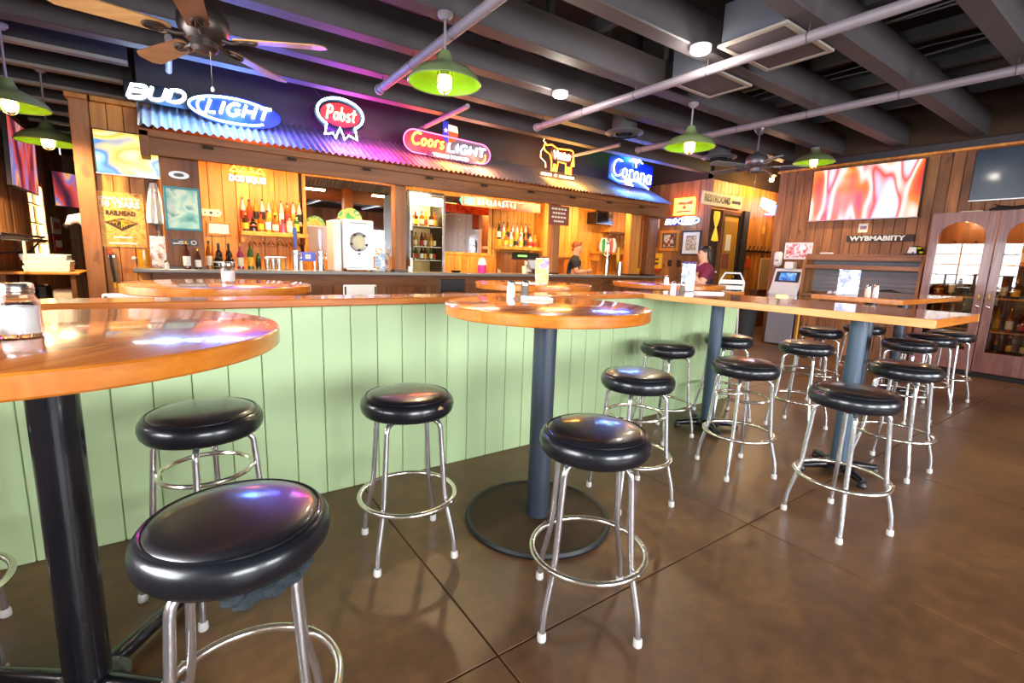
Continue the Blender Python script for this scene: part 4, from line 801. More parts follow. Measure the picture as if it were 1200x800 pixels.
B().cbox(-0.2, 0.2, -0.32, -0.2, 0.02, 0.05, 0.006).ob('drip_tray', 'steel', t, smooth=False); B().cbox(-0.17, 0.17, -0.205, -0.2, 0.06, 0.12, 0.002).ob('kick_panel', 'grey_metal', t, smooth=False); B().cyl((0, -0.2, 0.24), (0, -0.24, 0.24), 0.012, n=10).ob('spigot', 'cap_black', t)
for x in (-0.18, 0.18):
    for y in (-0.16, 0.16): B().cyl((x, y, 0), (x, y, 0.03), 0.018, n=10).ob('foot', 'cap_black', t)
t = thing('white_side_unit', 'tall white appliance beside the silver frozen drink machine', 'machine', (1.845, 6.97, 1.1)); B().cbox(-0.05, 0.05, -0.19, 0.19, 0.0, 0.68, 0.01).ob('casing', 'white', t, smooth=False); B().box(-0.04, 0.04, -0.195, -0.19, 0.3, 0.6).ob('front_panel', 'paper', t, smooth=False); B().box(-0.03, 0.03, -0.2, -0.195, 0.1, 0.14).ob('handle', 'grey_metal', t, smooth=False)
blotch('halo_print', ['E8B428', 'F2D040', '2E9A3A', 'F5E08A'], (6, 6, 6), strength=0.8, seed=4)
t = thing('round_lit_sign', 'round yellow and green sign standing on the frozen drink machine', 'sign', (2.08, 7.0, 1.8)); B().prism([(0.17*math.cos(PI*i/16), 0.17*math.sin(PI*i/16)) for i in range(17)], -0.015, 0.015).ob('disc', 'halo_print', t, smooth=False); B().prism([(-0.05, 0.0), (-0.06, 0.06), (-0.03, 0.11), (0.0, 0.07), (0.05, 0.05), (0.06, 0)], -0.022, -0.015).ob('green_figure', 'handle_green', t, smooth=False); B().cbox(-0.19, 0.19, -0.03, 0.03, -0.0, 0.012, 0.003).ob('stand', 'cap_black', t, smooth=False)
def standee(label, x, y, z, w, h, mat, rz=0.0, cat='menu'):
    t = thing('menu_standee', label, cat, (x, y, z), rz); B().prism([(-w/2, 0.0), (w/2, 0.0), (w/2, h), (-w/2, h)], -0.006, 0.0).ob('card', mat, t, (0, 0, 0), smooth=False); B().cbox(-w/2-0.004, w/2+0.004, -0.03, 0.03, 0, 0.008, 0.002).ob('foot', 'glass_clear', t, smooth=False)
    B().box(-w/2-0.003, w/2+0.003, 0.0, 0.003, 0.008, h+0.004).ob('holder', 'pane', t, smooth=False); return t
blotch('menu_a', ['F4F2EE', 'F4F2EE', '6FA8D8', 'F4F2EE', 'E8B428', 'C84A28'], (14, 14, 14), emit=False, seed=1); blotch('menu_b', ['F2F0EA', 'F2F0EA', 'E8D8D0', 'A0623A', 'F2F0EA'], (12, 12, 12), emit=False, seed=5); blotch('menu_c', ['F5F3F0', 'F5F3F0', 'C8CCE0', '7A86B8', 'F5F3F0'], (16, 16, 16), emit=False, seed=8); blotch('menu_d', ['F0EAF0', 'E8A848', 'F0C878', '8A6AC0', 'F4F0F4'], (9, 9, 9), emit=False, seed=3)
standee('colourful drinks menu standing on the bar beside the silver machine', 2.43, 6.8, 1.1, 0.15, 0.34, 'menu_a'); standee('white and brown menu standing behind the colourful drinks menu', 2.58, 6.98, 1.1, 0.13, 0.33, 'menu_b')
def shaker(label, x, y, z, mat, rad=0.022, h=0.085, top='steel', group=None):
    t = thing('shaker', label, 'shaker', (x, y, z), 0, group); B().lathe([(0.001, 0), (rad, 0), (rad*1.03, 0.01), (rad*0.9, h*0.72), (0.001, h*0.74)], 16).ob('body', mat, t); B().lathe([(rad*0.92, h*0.7), (rad*0.95, h*0.9), (rad*0.7, h), (0.001, h*1.02)], 16).ob('cap', top, t); return t
plain('salt', 'F4F2F0', 0.6); plain('pepper', '6E6258', 0.6)
shaker('small white salt shaker on the bar by the cooler', 2.86, 6.75, 1.1, 'salt', 0.025, 0.1)
# drinks cooler
t = thing('drinks_cooler', 'tall glass-door drinks cooler with a lit top panel and rows of bottles', 'refrigerator', (3.475, 7.72, 0)); W2, D2 = 0.315, 0.26
plain('cooler_in', 'E8C88A', 0.5); plain('cooler_black', '16181C', 0.4)
B().box(-W2, -W2+0.03, -D2, D2, 0.1, 2.34).ob('side_wall', 'cooler_black', t, smooth=False); B().box(W2-0.03, W2, -D2, D2, 0.1, 2.34).ob('side_wall', 'cooler_black', t, smooth=False); B().box(-W2+.03, W2-.03, D2-0.03, D2, 0.1, 2.34).ob('back_wall', 'cooler_in', t, smooth=False)
B().cbox(-W2, W2, -D2, D2, 2.34, 2.38, 0.005).ob('top', 'cooler_black', t, smooth=False); B().cbox(-W2, W2, -D2-0.02, D2, 0.03, 0.9, 0.005).ob('base_unit', 'cooler_black', t, smooth=False)
glow('cooler_light', 'FFF3D0', 7); B().cbox(-W2+0.05, W2-0.05, -D2-0.012, -D2+0.02, 2.16, 2.29, 0.004).ob('light_panel', 'cooler_light', t, smooth=False)
for z in (0.95, 1.28, 1.5, 1.83): B().cbox(-W2+0.03, W2-0.03, -D2+0.03, D2-0.03, z-0.012, z, 0.002).ob('wire_shelf', 'lb_white', t, smooth=False)
dr = B().cbox(-W2, -W2+0.045, -D2-0.035, -D2-0.01, 0.9, 2.34, 0.003).cbox(W2-0.045, W2, -D2-0.035, -D2-0.01, 0.9, 2.34, 0.003).cbox(-W2+.045, W2-.045, -D2-0.035, -D2-0.01, 0.9, 0.95, 0.003).cbox(-W2+.045, W2-.045, -D2-0.035, -D2-0.01, 2.3, 2.34, 0.003).ob('door', 'steel', t, smooth=False)
B().box(-W2+0.045, W2-0.045, -D2-0.028, -D2-0.022, 0.95, 2.3).ob('door_glass', 'fridge_pane', dr, smooth=False); B().tube([(-W2+0.03, -D2-0.06, 1.3), (-W2+0.03, -D2-0.06, 1.75)], 0.014, 8).ob('handle', 'cooler_black', dr)
lamp('cooler_lamp', (0, 0.0, 2.12), 9, (1, .82, .5), t, 0.1)
for zi, z in enumerate((1.28, 1.5, 1.83)):
    for i in range(6): bottle(3.475-0.215+0.086*i, 7.58+0.05*(i % 2), z, 'in the cooler, %s shelf' % ['low', 'middle', 'high'][zi], 'bottles in the drinks cooler', ['brown', 'amber', 'gold'][(i+zi) % 3] if zi else ['brown', 'green', 'dark'][i % 3], ['cream', 'yellow', 'white', 'red'][(i*3+zi) % 4], None, 'beer' if zi < 1 else ['square', 'wine', 'squat'][0 if zi == 2 else 1] if zi == 2 else 'beer')
# pink bag, glass and lime dish on the bar
t = thing('pink_jar', 'white and hot pink jar on the bar in front of the second mirror', 'jar', (4.15, 6.8, 1.1)); plain('hot_pink', 'E02A8A', 0.4); B().lathe([(0.001, 0), (0.07, 0), (0.072, 0.02), (0.07, 0.13), (0.001, 0.13)], 20).ob('pink_band', 'hot_pink', t); B().lathe([(0.07, 0.13), (0.072, 0.16), (0.05, 0.22), (0.03, 0.24), (0.001, 0.245)], 20).ob('white_top', 'lb_white', t)
t = thing('candle_glass', 'small glass of cream candle wax on the bar beside the pink jar', 'glass', (4.52, 6.85, 1.1)); B().lathe([(0.001, 0), (0.03, 0), (0.033, 0.08), (0.031, 0.08), (0.028, 0.006), (0.001, 0.006)], 16).ob('glass', 'glass_clear', t); B().lathe([(0.001, 0.007), (0.0265, 0.007), (0.028, 0.05), (0.001, 0.05)], 16).ob('wax', 'lb_cream', t)
tag(B().lathe([(0.001, 0), (0.06, 0), (0.09, 0.03), (0.085, 0.03), (0.055, 0.008), (0.001, 0.008)], 20).ob('black_bowl', 'cap_black', None, (3.72, 6.9, 1.1)), 'shallow black bowl on the bar near the cooler', 'bowl')
# liquor bay to the right of the second mirror
wall_shelf('stepped liquor shelf below the red racing banner', 5.12, 6.05, 1.58, 0.36, under=0.02); 
st2 = B().cbox(5.14, 6.03, 7.86, 7.99, 1.58, 1.72, 0.004).ob('shelf_step', 'bar_wood_lit', None, smooth=False); tag(st2, 'raised wooden step behind the liquor on the banner shelf', 'shelf')
for i in range(8): bottle(5.2+0.105*i, 7.92, 1.72, 'rear row under the banner', 'liquor under the racing banner', ['dark', 'clear', 'gold', 'clear', 'clear', 'gold', 'clear', 'amber'][i], None, None, 'tall' if i else 'wine')
for i in range(7): bottle(5.24+0.115*i, 7.73, 1.58, 'front row under the banner', 'liquor under the racing banner', ['amber', 'clear', 'gold', 'clear', 'amber', 'clear', 'gold'][i], None, None, ['square', 'wine', 'square'][i % 3])
t = thing('back_cabinet', 'dark wooden cabinet under the banner shelf with a green display strip', 'cabinet', (5.62, 7.86, 0.97)); B().cbox(-0.42, 0.48, -0.16, 0.13, 0, 0.52, 0.005).ob('body', 'dark_wood', t, smooth=False); B().box(-0.25, 0.4, -0.17, -0.16, 0.38, 0.5).ob('dark_slot', 'cap_black', t, smooth=False); glow('led_green', '7CFF5A', 2.5); B().box(-0.12, 0.1, -0.174, -0.17, 0.43, 0.46).ob('green_display', 'led_green', t, smooth=False)
for i, x in enumerate((-0.28, 0.02, 0.32)): B().cbox(x-0.14, x+0.14, -0.175, -0.16, 0.02, 0.36, 0.004).ob('door', 'dark_wood', t, smooth=False)
t = thing('till_screen', 'tilted point-of-sale screen on the bar below the liquor shelf', 'till', (5.38, 7.0, 1.1)); plain('till_glass', '8A8E9A', 0.15, emit='9AA4B8', es=0.3); o = B().cbox(-0.13, 0.13, -0.012, 0.012, -0.09, 0.09, 0.006).ob('monitor', 'grey_metal', t, (0, 0, 0.16), smooth=False); o.rotation_euler = (-0.35, 0, 0); B().box(-0.115, 0.115, -0.015, -0.012, -0.075, 0.075).ob('screen', 'till_glass', o, smooth=False); B().cbox(-0.08, 0.08, -0.06, 0.08, 0, 0.02, 0.005).ob('foot', 'cap_black', t, smooth=False); B().cyl((0, 0.02, 0.02), (0, 0.01, 0.14), 0.02, n=10).ob('neck', 'cap_black', t)
tag(B().lathe([(0.001, 0), (0.034, 0), (0.042, 0.13), (0.039, 0.13), (0.031, 0.006), (0.001, 0.006)], 18).ob('paper_cup', 'lb_cream', None, (5.12, 6.95, 1.1)), 'cream paper cup on the bar left of the till screen', 'cup')
t = thing('racing_banner', 'long red racing banner with pale lettering hung over the liquor bay', 'banner', (4.92, 7.38, 2.30)); blotch('banner_print', ['7A1A14', 'C8281C', 'E2562A', 'C02018', '3A0E10'], (5, 5, 5), emit=False, seed=6)
B().cbox(-0.84, 0.84, -0.006, 0.0, -0.085, 0.085, 0.002).ob('cloth', 'banner_print', t, smooth=False); [B().prism([(-0.55+0.085*k, -0.05+0.02*(k % 3)), (-0.53+0.085*k, 0.05), (-0.505+0.085*k, 0.055-0.02*(k % 2)), (-0.49+0.085*k, -0.045)], -0.01, -0.006).ob('painted_stroke', 'lb_cream', t, smooth=False) for k in range(10)]; B().prism([(-0.84, -0.085), (-0.84, 0.085), (-0.9, 0.0)], -0.006, 0).box(-0.8, -0.6, -0.01, -0.006, -0.06, 0.06).ob('checker_end', 'lb_teal', t, smooth=False); B().box(0.0, 0.45, -0.01, -0.006, 0.055, 0.07).ob('white_stripe', 'paper', t, smooth=False)
for x in (-0.8, 0.8): B().tube([(x, 0, 0.08), (x, 0, 0.46)], 0.003, 5).ob('cord', 'cap_black', t)
# tall lit-toned cupboards on the back wall and the niche with the bartender
for x0_, x1_, z0_, z1_, lab in ((6.12, 7.02, 1.42, 2.5, 'tall lit-toned wooden cupboard behind the hand-painted board'), (7.98, 8.78, 2.02, 2.5, 'short lit-toned wooden cupboard above the hanging glasses')):
    t = thing('hanging_cupboard', lab, 'cupboard', ((x0_+x1_)/2, BYB-0.0, z0_)); h = (x1_-x0_)/2; B().cbox(-h, h, -0.3, -0.0, 0, z1_-z0_, 0.004).ob('carcass', 'bar_wood_lit', t, smooth=False); n = 5
    for i in range(n): B().cbox(-h+2*h*i/n+.004, -h+2*h*(i+1)/n-.004, -0.315, -0.3, 0.01, z1_-z0_-0.01, 0.003).ob('door_board', 'bar_wood_lit', t, smooth=False)
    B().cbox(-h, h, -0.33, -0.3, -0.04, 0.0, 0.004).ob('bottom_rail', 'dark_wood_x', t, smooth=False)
t = thing('painted_board', 'reddish hand-painted board with pale lines hung on the thin bar post', 'sign', (5.65, 6.70, 2.14)); plain('board_red', '8A4A3A', 0.7, var=0.15, bscale=9); B().cbox(-0.235, 0.235, -0.015, 0, -0.175, 0.155, 0.004).ob('board', 'board_red', t, smooth=False)
for i, w_ in enumerate((0.36, 0.3, 0.34, 0.24)):
    for k in range(5): B().cbox(-w_/2+w_*k/5, -w_/2+w_*k/5+w_*0.15, -0.018, -0.015, 0.085-0.07*i, 0.115-0.07*i, 0.001).ob('painted_stroke', 'lb_cream', t, smooth=False)
B().tube([(-0.15, -0.005, 0.155), (0, -0.005, 0.25), (0.15, -0.005, 0.155)], 0.004, 5).ob('cord', 'dark_metal', t)
for k, (dx, dy, lab, m) in enumerate(((-0.14, 0.0, 'white paper pack standing on the bar at the thin post', 'paper'), (-0.3, 0.2, 'white folded menu stack behind the thin post', 'menu_c'))): tag(B().cbox(-0.06, 0.06, -0.03, 0.03, 0, 0.22, 0.005).ob('paper_pack', m, None, (5.65+dx, 6.75+dy+0.2, 1.1), smooth=False), lab, 'paper pack')
television('small dark television high in the niche above the bartender', 0.5, 0.28, (7.72, 7.6, 2.3), 0, 'black_gloss', back=0.405)
t = thing('beer_tap', 'steel tap tower with green, orange and yellow handles at bartender', 'beer tap', (6.98, 6.75, 1.1)); B().cyl((0, 0, 0), (0, 0, 0.3), 0.04, n=20).ob('column', 'steel', t); B().ball((0, 0, 0.62), 0.035).ob('finial', 'steel', t); B().cyl((0, 0, 0.3), (0, 0, 0.6), 0.02, n=12).ob('neck', 'steel', t)
for dx, m, h in ((-0.12, 'handle_green', 0.42), (0.1, 'handle_orange', 0.5)): B().tube([(0, 0, 0.36), (dx, 0, 0.4)], 0.012, 8).ob('arm', 'steel', t); B().lathe([(0.001, 0), (0.015, 0), (0.03, 0.1), (0.035, 0.25), (0.02, 0.29), (0.001, 0.3)], 12, (dx, 0, 0.4)).ob('handle', m, t)
t = thing('beer_tap', 'steel tap column with a tall yellow handle at the bar end', 'beer tap', (7.35, 6.75, 1.1)); B().cyl((0, 0, 0), (0, 0, 0.26), 0.05, n=20).ob('column', 'steel', t); B().lathe([(0.001, 0.26), (0.025, 0.26), (0.035, 0.4), (0.02, 0.55), (0.001, 0.56)], 12, (-0.06, 0, 0)).ob('handle', 'handle_yellow', t)
for i in range(5): tag(link('hanging_glass', gl2, None, (8.1+0.13*i, 7.8, 1.98)), 'clear glass hanging under the short cupboard', 'glass', 'glasses hanging at the bar end')
plain('jug_white', 'E9E6E2', 0.35)
for x, lab in ((7.93, 'white glazed jug on the back counter ledge, nearer the tap'), (8.2, 'white glazed jug on the back counter ledge, nearer the end post')):
    t = thing('white_jug', lab, 'jug', (x, 7.8, 1.58)); B().lathe([(0.001, 0), (0.08, 0), (0.11, 0.08), (0.1, 0.2), (0.07, 0.27), (0.075, 0.3), (0.001, 0.3)], 20).ob('body', 'jug_white', t); B().tube([(0.09, 0, 0.06), (0.15, 0, 0.12), (0.14, 0, 0.2), (0.08, 0, 0.24)], 0.012, 8).ob('handle', 'jug_white', t)
t = thing('ledge_shelf', 'lit-toned wooden ledge under the white jugs', 'shelf', (8.1, BYB, 1.55)); B().cbox(-0.4, 0.5, -0.32, 0, -0.02, 0.03, 0.004).ob('board', 'bar_wood_lit', t, smooth=False); 
for x in (-0.35, 0.45): B().prism([(0, 0), (0, -0.15), (0.03, -0.15), (0.03, 0)], -0.25, 0).ob('bracket', 'bar_wood_lit', t, (x, 0, -0.02), smooth=False)
for x, m, lab, s in ((7.6, 'cap_black', 'black container on the bar beside the yellow tap', 0.07), (7.78, 'lb_white', 'white container on the bar beside the yellow tap', 0.06), (8.0, 'cap_black', 'black tray box near the bar end', 0.09), (8.2, 'lb_yellow', 'yellow tub stacked near the bar end', 0.05)):
    tag(B().lathe([(0.001, 0), (s*0.8, 0), (s, 0.14), (s*0.95, 0.15), (0.001, 0.15)], 18).ob('container', m, None, (x, 6.98, 1.1)), lab, 'container')
# chairs standing at the bar front
def bar_chair(label, x, y, rz, m, zt):
    t = thing('bar_chair', label, 'chair', (x, y, 0), rz, 'high chairs in front of the bar'); B().cbox(-0.2, 0.2, -0.2, 0.2, zt-0.36, zt-0.31, 0.015).ob('seat', m, t, smooth=False); B().cbox(-0.2, 0.2, -0.23, -0.2, zt-0.17, zt, 0.012).ob('backrest', m, t, smooth=False)
    for sx_ in (-1, 1):
        B().cyl((sx_*0.18, -0.22, 0), (sx_*0.18, -0.22, zt-0.02), 0.014, n=8).ob('rear_leg', 'dark_metal', t); B().cyl((sx_*0.18, 0.18, 0), (sx_*0.18, 0.18, zt-0.36), 0.014, n=8).ob('front_leg', 'dark_metal', t)
    for z in (0.25,): B().tube([(-0.18, -0.22, z), (0.18, -0.22, z), (0.18, 0.18, z), (-0.18, 0.18, z)], 0.01, 6, closed=True).ob('stretcher', 'dark_metal', t)
bar_chair('black high-backed bar chair in front of the drinks cooler', 3.08, 6.02, 0, 'black', 1.045); bar_chair('white high-backed bar chair in front of the silver machine', 1.83, 6.02, 0, 'white', 0.97); bar_chair('black high-backed bar chair in front of the thin post', 5.45, 6.02, 0, 'black', 0.975); bar_chair('white high-backed bar chair beyond the table with the lone jar', -0.24, 4.75, 0, 'white', 0.985)
# ------------------------------------------------------------------ left end: partition with poster and television
PY = 7.0
wp = struct(B().box(-0.62, -0.2, PY+0.02, PY+0.1, 0, 2.82).ob('wall_partition', 'wall_core', smooth=False)); planks(wp, 'x', -0.62, -0.2, PY+0.02, 0, 2.82, 0.14, 'bar_wood')
t = thing('corner_post', 'tall square wooden post at the open end of the partition', 'post', (-0.7, PY+0.02, 0)); B().cbox(-0.078, 0.078, -0.075, 0.09, 0, 2.82, 0.008).ob('shaft', 'post_wood', t, smooth=False); B().cbox(-0.1, 0.08, -0.095, 0.1, 2.82, 2.87, 0.006).ob('cap_block', 'bar_wood', t, smooth=False)
struct(B().cbox(-0.6, -0.21, PY-0.08, PY+0.14, 2.82, 2.87, 0.006).ob('trim_7', 'bar_wood', smooth=False))
blotch('tv_sport', ['FFF0B0', 'F5A81E', 'FFD86A', '3A78C0', '9FE0D0', 'F0F4E8'], (2.2, 1, 3.6), strength=0.95, seed=3, dist=0.4, detail=1)
television('television showing yellow and blue sport above the orange poster', 0.56, 0.45, (-0.32, 6.80, 2.30), 0, 'tv_sport', tilt=0.06, back=0.17)
t = thing('beer_poster', 'orange anniversary poster reading 10 YEARS with a railway badge', 'poster', (-0.44, PY-0.004, 1.618)); plain('badge_dark', '4A2E14', 0.6); blotch('poster_print', ['C8781E', 'E89A34', 'F2B95A', 'D98A2A', 'EFC27A'], (14, 14, 22), emit=False, seed=2, rough=0.5)
B().box(-0.21, 0.21, -0.006, 0, -0.295, 0.295).ob('sheet', 'poster_print', t, smooth=False); letters('headline', 'CONGRATULATIONS ON', 0.04, 'paper', t, 0, -0.009, 0.225, bold=0.001, width=0.36); letters('headline', '10 YEARS', 0.095, 'paper', t, 0, -0.009, 0.165, bold=0.004, width=0.33)
letters('badge_word', 'RAILHEAD', 0.07, 'badge_dark', t, 0, -0.009, 0.07, bold=0.003, width=0.26); 
B().prism([(-0.15, -0.03), (0, 0.02), (0.15, -0.03), (0, -0.12)], -0.009, -0.006).ob('badge', 'badge_dark', t, smooth=False)
for k in range(-4, 5): B().prism([(0.008*k-0.004, 0.0), (0.008*k+0.004, 0.0), (0.03*k+0.008, -0.035-0.0*abs(k)), (0.022*k+0.0, -0.09+0.014*abs(k)), (0.022*k-0.008, -0.09+0.014*abs(k))], -0.012, -0.009).ob('badge_ray', 'lb_yellow', t, smooth=False)
for z, w_ in ((-0.19, 0.16), (-0.255, 0.24)): B().box(-w_/2, w_/2, -0.009, -0.006, z-0.008, z+0.008).ob('small_print', 'paper', t, smooth=False)
t = thing('white_apron', 'white cloth apron hanging on a stand beside the partition', 'apron', (-0.125, 6.9, 0)); nfold = 9
vs = []; 
for i, (z, w_) in enumerate(((2.04, 0.03), (1.95, 0.05), (1.8, 0.075), (1.66, 0.09), (1.6, 0.085))):
    for k in range(nfold+1): vs.append((-w_+2*w_*k/nfold, 0.018*math.sin(k*1.9+i*0.5)*min(1, w_/0.06), z))
vb = [(x, y+0.006, z) for x, y, z in vs]; n = nfold+1; q = len(vs)
fs = [(i*n+k, i*n+k+1, (i+1)*n+k+1, (i+1)*n+k) for i in range(4) for k in range(nfold)]; fs += [tuple(q+j for j in f[::-1]) for f in fs]
B().add(vs+vb, fs).ob('cloth', 'white', t); B().cyl((0.02, 0.02, 1.1), (0.02, 0.02, 2.05), 0.016, n=10).ob('pole', 'pipe_paint', t); B().lathe([(0.001, 1.1), (0.07, 1.1), (0.06, 1.115), (0.001, 1.12)], 16, (0.02, 0.02, 0)).ob('foot', 'pipe_paint', t); B().cbox(-0.06, 0.06, -0.03, 0.02, 1.58, 1.6, 0.004).ob('hook_bar', 'dark_metal', t, smooth=False)
standee('white framed menu board on the bar end beneath the apron', -0.13, 6.78, 1.1, 0.13, 0.35, 'menu_b'); tag(B().lathe([(0.001, 0), (0.05, 0), (0.055, 0.1), (0.05, 0.2), (0.001, 0.2)], 18).ob('amber_canister', 'bt_gold', None, (-0.27, 6.9, 1.1)), 'squat amber canister on the bar end beside the menu board', 'canister')
shaker('white shaker at the bar end in front of the menu board', -0.06, 6.66, 1.1, 'salt', 0.022, 0.09)
t = thing('hanging_rod', 'slender black rod with red grip and yellow tip hung on the partition', 'tool', (-0.555, PY-0.03, 0)); B().tube([(-0.01, 0, 1.24), (0.0, 0, 1.05), (0.008, 0, 0.93)], 0.014, 8).ob('rod', 'cap_black', t); B().tube([(-0.015, 0, 1.3), (-0.01, 0, 1.24)], 0.018, 8).ob('grip', 'handle_orange', t); B().tube([(0.008, 0, 0.93), (0.01, 0, 0.87)], 0.014, 8).ob('tip', 'handle_yellow', t); B().cbox(-0.03, 0.03, 0.0, 0.03, 1.2, 1.23, 0.003).ob('clip', 'steel', t, smooth=False)
t = thing('white_knob_hook', 'white peg hook on the partition boards below the poster', 'hook', (-0.36, PY-0.0, 1.2)); B().lathe([(0.001, 0), (0.022, 0), (0.022, 0.012), (0.01, 0.02), (0.001, 0.02)], 14).ob('plate', 'white', t).rotation_euler = (PI/2, 0, 0); B().cyl((0, -0.01, 0), (0.05, -0.03, -0.005), 0.007, n=8).ob('peg', 'dark_metal', t)
# left wall: televisions, signs, shelf, table with boxes
blotch('tv_red', ['3A2030', '8A2A3A', 'C84A3A', '6A70B0', 'E89A5A', '40304A'], (3, 3, 1.0), strength=0.8, seed=9, dist=0.4, detail=1)
television('large television with red streaks on the window wall, nearest the near window', 1.45, 0.82, (XL+0.19, 9.1, 2.42), PI/2, 'tv_red', tilt=0.03, back=0.15); television('smaller television with red streaks angled out past the window', 0.95, 0.6, (XL+0.42, 11.9, 2.28), PI/2, 'tv_red', back=0.12, yaw=-0.75); B().cyl((0, 0.1, 0), (0, 0.55, 0), 0.03, n=10).ob('swing_arm', 'dark_metal', bpy.data.objects['television.003'])
for z, m, lab, ln in ((1.66, 'lb_cream', 'cream and red sign on the window wall, upper of two', 'lb_red'), (1.34, 'lb_red', 'red sign with white marks on the window wall, lower of two', 'lb_white')):
    t = thing('printed_sign', lab, 'sign', (XL, 12.05, z), PI/2); B().cbox(-0.4, 0.4, -0.015, 0, -0.14, 0.14, 0.004).ob('plate', m, t, smooth=False)
    for k in range(4): B().cbox(-0.28+0.15*k, -0.17+0.15*k, -0.019, -0.015, -0.06, 0.06, 0.002).ob('block_mark', ln, t, smooth=False)
t = thing('metal_shelf_rail', 'steel pipe shelf on black brackets along the window wall', 'shelf', (XL, 8.2, 1.4), PI/2); B().cbox(-1.2, 0.9, -0.3, -0.02, 0.0, 0.03, 0.004).ob('shelf_plate', 'steel', t, smooth=False); B().cyl((-1.2, -0.3, -0.03), (0.9, -0.3, -0.03), 0.018, n=10).ob('front_pipe', 'dark_metal', t)
for x in (-1.0, 0.0, 0.8): B().tube([(x, -0.02, -0.2), (x, -0.15, -0.18), (x, -0.28, 0.0)], 0.012, 8).ob('bracket', 'cap_black', t)
tag(B().cbox(-0.05, 0.05, -0.01, 0.0, -0.1, 0.1, 0.003).ob('white_tag', 'paper', None, (XL+0.35, 7.55, 1.25), PI/2, smooth=False), 'white paper tag hanging from the steel pipe shelf', 'tag')
t = thing('side_table', 'narrow wooden side table along the window wall carrying white boxes', 'table', (-1.31, 8.3, 0)); B().cbox(-0.37, 0.37, -0.5, 0.5, 0.97, 1.0, 0.005).ob('tabletop', 'bar_wood', t, smooth=False)
for sx_ in (-1, 1):
    for sy_ in (-1, 1): B().cbox(sx_*0.3-0.025, sx_*0.3+0.025, sy_*0.42-0.025, sy_*0.42+0.025, 0, 0.97, 0.004).ob('leg', 'dark_wood', t, smooth=False)
B().cbox(-0.3, 0.3, -0.4, 0.4, 0.25, 0.28, 0.004).ob('lower_shelf', 'dark_wood', t, smooth=False)
for k, (z, dx, h) in enumerate(((1.0, 0.0, 0.07), (1.07, 0.01, 0.06), (1.13, -0.015, 0.075))): tag(B().cbox(-0.2, 0.2, -0.2, 0.2, 0, h, 0.006).box(-0.205, 0.205, -0.205, -0.2, h*0.5, h).ob('white_box', 'white', None, (-1.24+dx, 8.1, z), smooth=False), ['white carton at the bottom of the stack on the side table', 'white carton in the middle of the side table stack', 'white carton on top of the side table stack'][k], 'box')
for x, m, h, lab in ((-1.43, 'duct_paint', 0.5, 'grey folder standing under the side table'), (-1.32, 'cap_black', 0.55, 'black binder standing under the side table'), (-1.14, 'lb_cream', 0.5, 'tan paper sack standing under the side table')): tag(B().cbox(-0.04 if m != 'lb_cream' else -0.09, 0.04 if m != 'lb_cream' else 0.09, -0.15, 0.15, 0, h, 0.01).ob('bundle', m, None, (x, 8.15, 0.28), smooth=False), lab, 'bundle')
t = thing('white_horn_mount', 'white curved mount with dark collar on the side of the wooden post', 'mount', (-0.83, 7.42, 1.52)); B().tube([(-0.12, 0, 0.03), (-0.08, 0, 0.09), (0.0, 0, 0.11), (0.06, 0, 0.04), (0.1, 0, -0.08)], [0.02, 0.05, 0.065, 0.06, 0.03], 12).ob('curved_body', 'white', t); B().ball((-0.125, 0, 0.02), 0.03).ob('collar', 'dark_metal', t); B().cyl((0.05, 0, 0.02), (0.07, -0.32, 0.02), 0.012, n=8).ob('mounting_arm', 'dark_metal', t)
# ------------------------------------------------------------------ right wall
blotch('tv_red_white', ['D82A1E', 'F04A22', 'FF7A2A', 'FBE9E0', 'E8402A', 'BFD4EC', 'FFFFFF'], (3.2, 1, 1.1), strength=0.9, seed=4.3, dist=0.15, detail=1)
T_TV = television('large television showing red and white motion on the knotty wall', 1.50, 0.83, (8.955, 3.28, 2.56), -PI/2, 'tv_red_white', tilt=0.03, back=0.105)
plain('tv_off', '1E3346', 0.22, coat=0.5); television('blank dark television above the glass-door cabinet', 1.15, 0.66, (8.945, 1.43, 2.65), -PI/2, 'tv_off', tilt=0.03, back=0.115)
t = thing('acronym_sign', 'dark plank sign with white capitals above the shelf unit', 'sign', (9.075, 3.0, 1.855), -PI/2); plain('sign_dark', '3A332E', 0.7); B().cbox(-0.445, 0.445, -0.02, 0, -0.05, 0.05, 0.004).ob('plank', 'sign_dark', t, smooth=False); letters('lettering', 'WYBMABIITY', 0.1, 'paper', t, -0.03, -0.023, -0.003, 0.002, 0.004, width=0.74)
t = thing('paper_notice', 'small cream notice pinned above the plank sign', 'notice', (9.075, 3.235, 2.02), -PI/2); B().box(-0.065, 0.065, -0.004, 0, -0.07, 0.07).ob('sheet', 'lb_cream', t, smooth=False); B().box(-0.045, 0.045, -0.006, -0.004, -0.02, 0.03).ob('print', 'bt_amber', t, smooth=False)
blotch('frame_print', ['F2F0F2', 'F2F0F2', 'C82A28', 'F0E8EA', 'C8D4EC', 'E8A080'], (9, 9, 9), emit=False, seed=7); framed('framed_print', 'white framed print with a red square beside the cash machine', 'picture', 0.46, 0.29, (9.075, 4.17, 1.655), -PI/2, 'frame_print', 'white', 0.022)
t = thing('soap_dispenser', 'rounded white dispenser at the end of the knotty wall', 'dispenser', (9.07, 4.48, 1.52), -PI/2); B().cbox(-0.07, 0.07, -0.09, 0, -0.14, 0.12, 0.03).ob('body', 'white', t); B().cbox(-0.03, 0.03, -0.095, -0.09, -0.05, -0.02, 0.004).ob('window', 'grey_metal', t); B().cbox(-0.05, 0.05, -0.1, -0.02, -0.16, -0.14, 0.006).ob('push_bar', 'grey_metal', t)
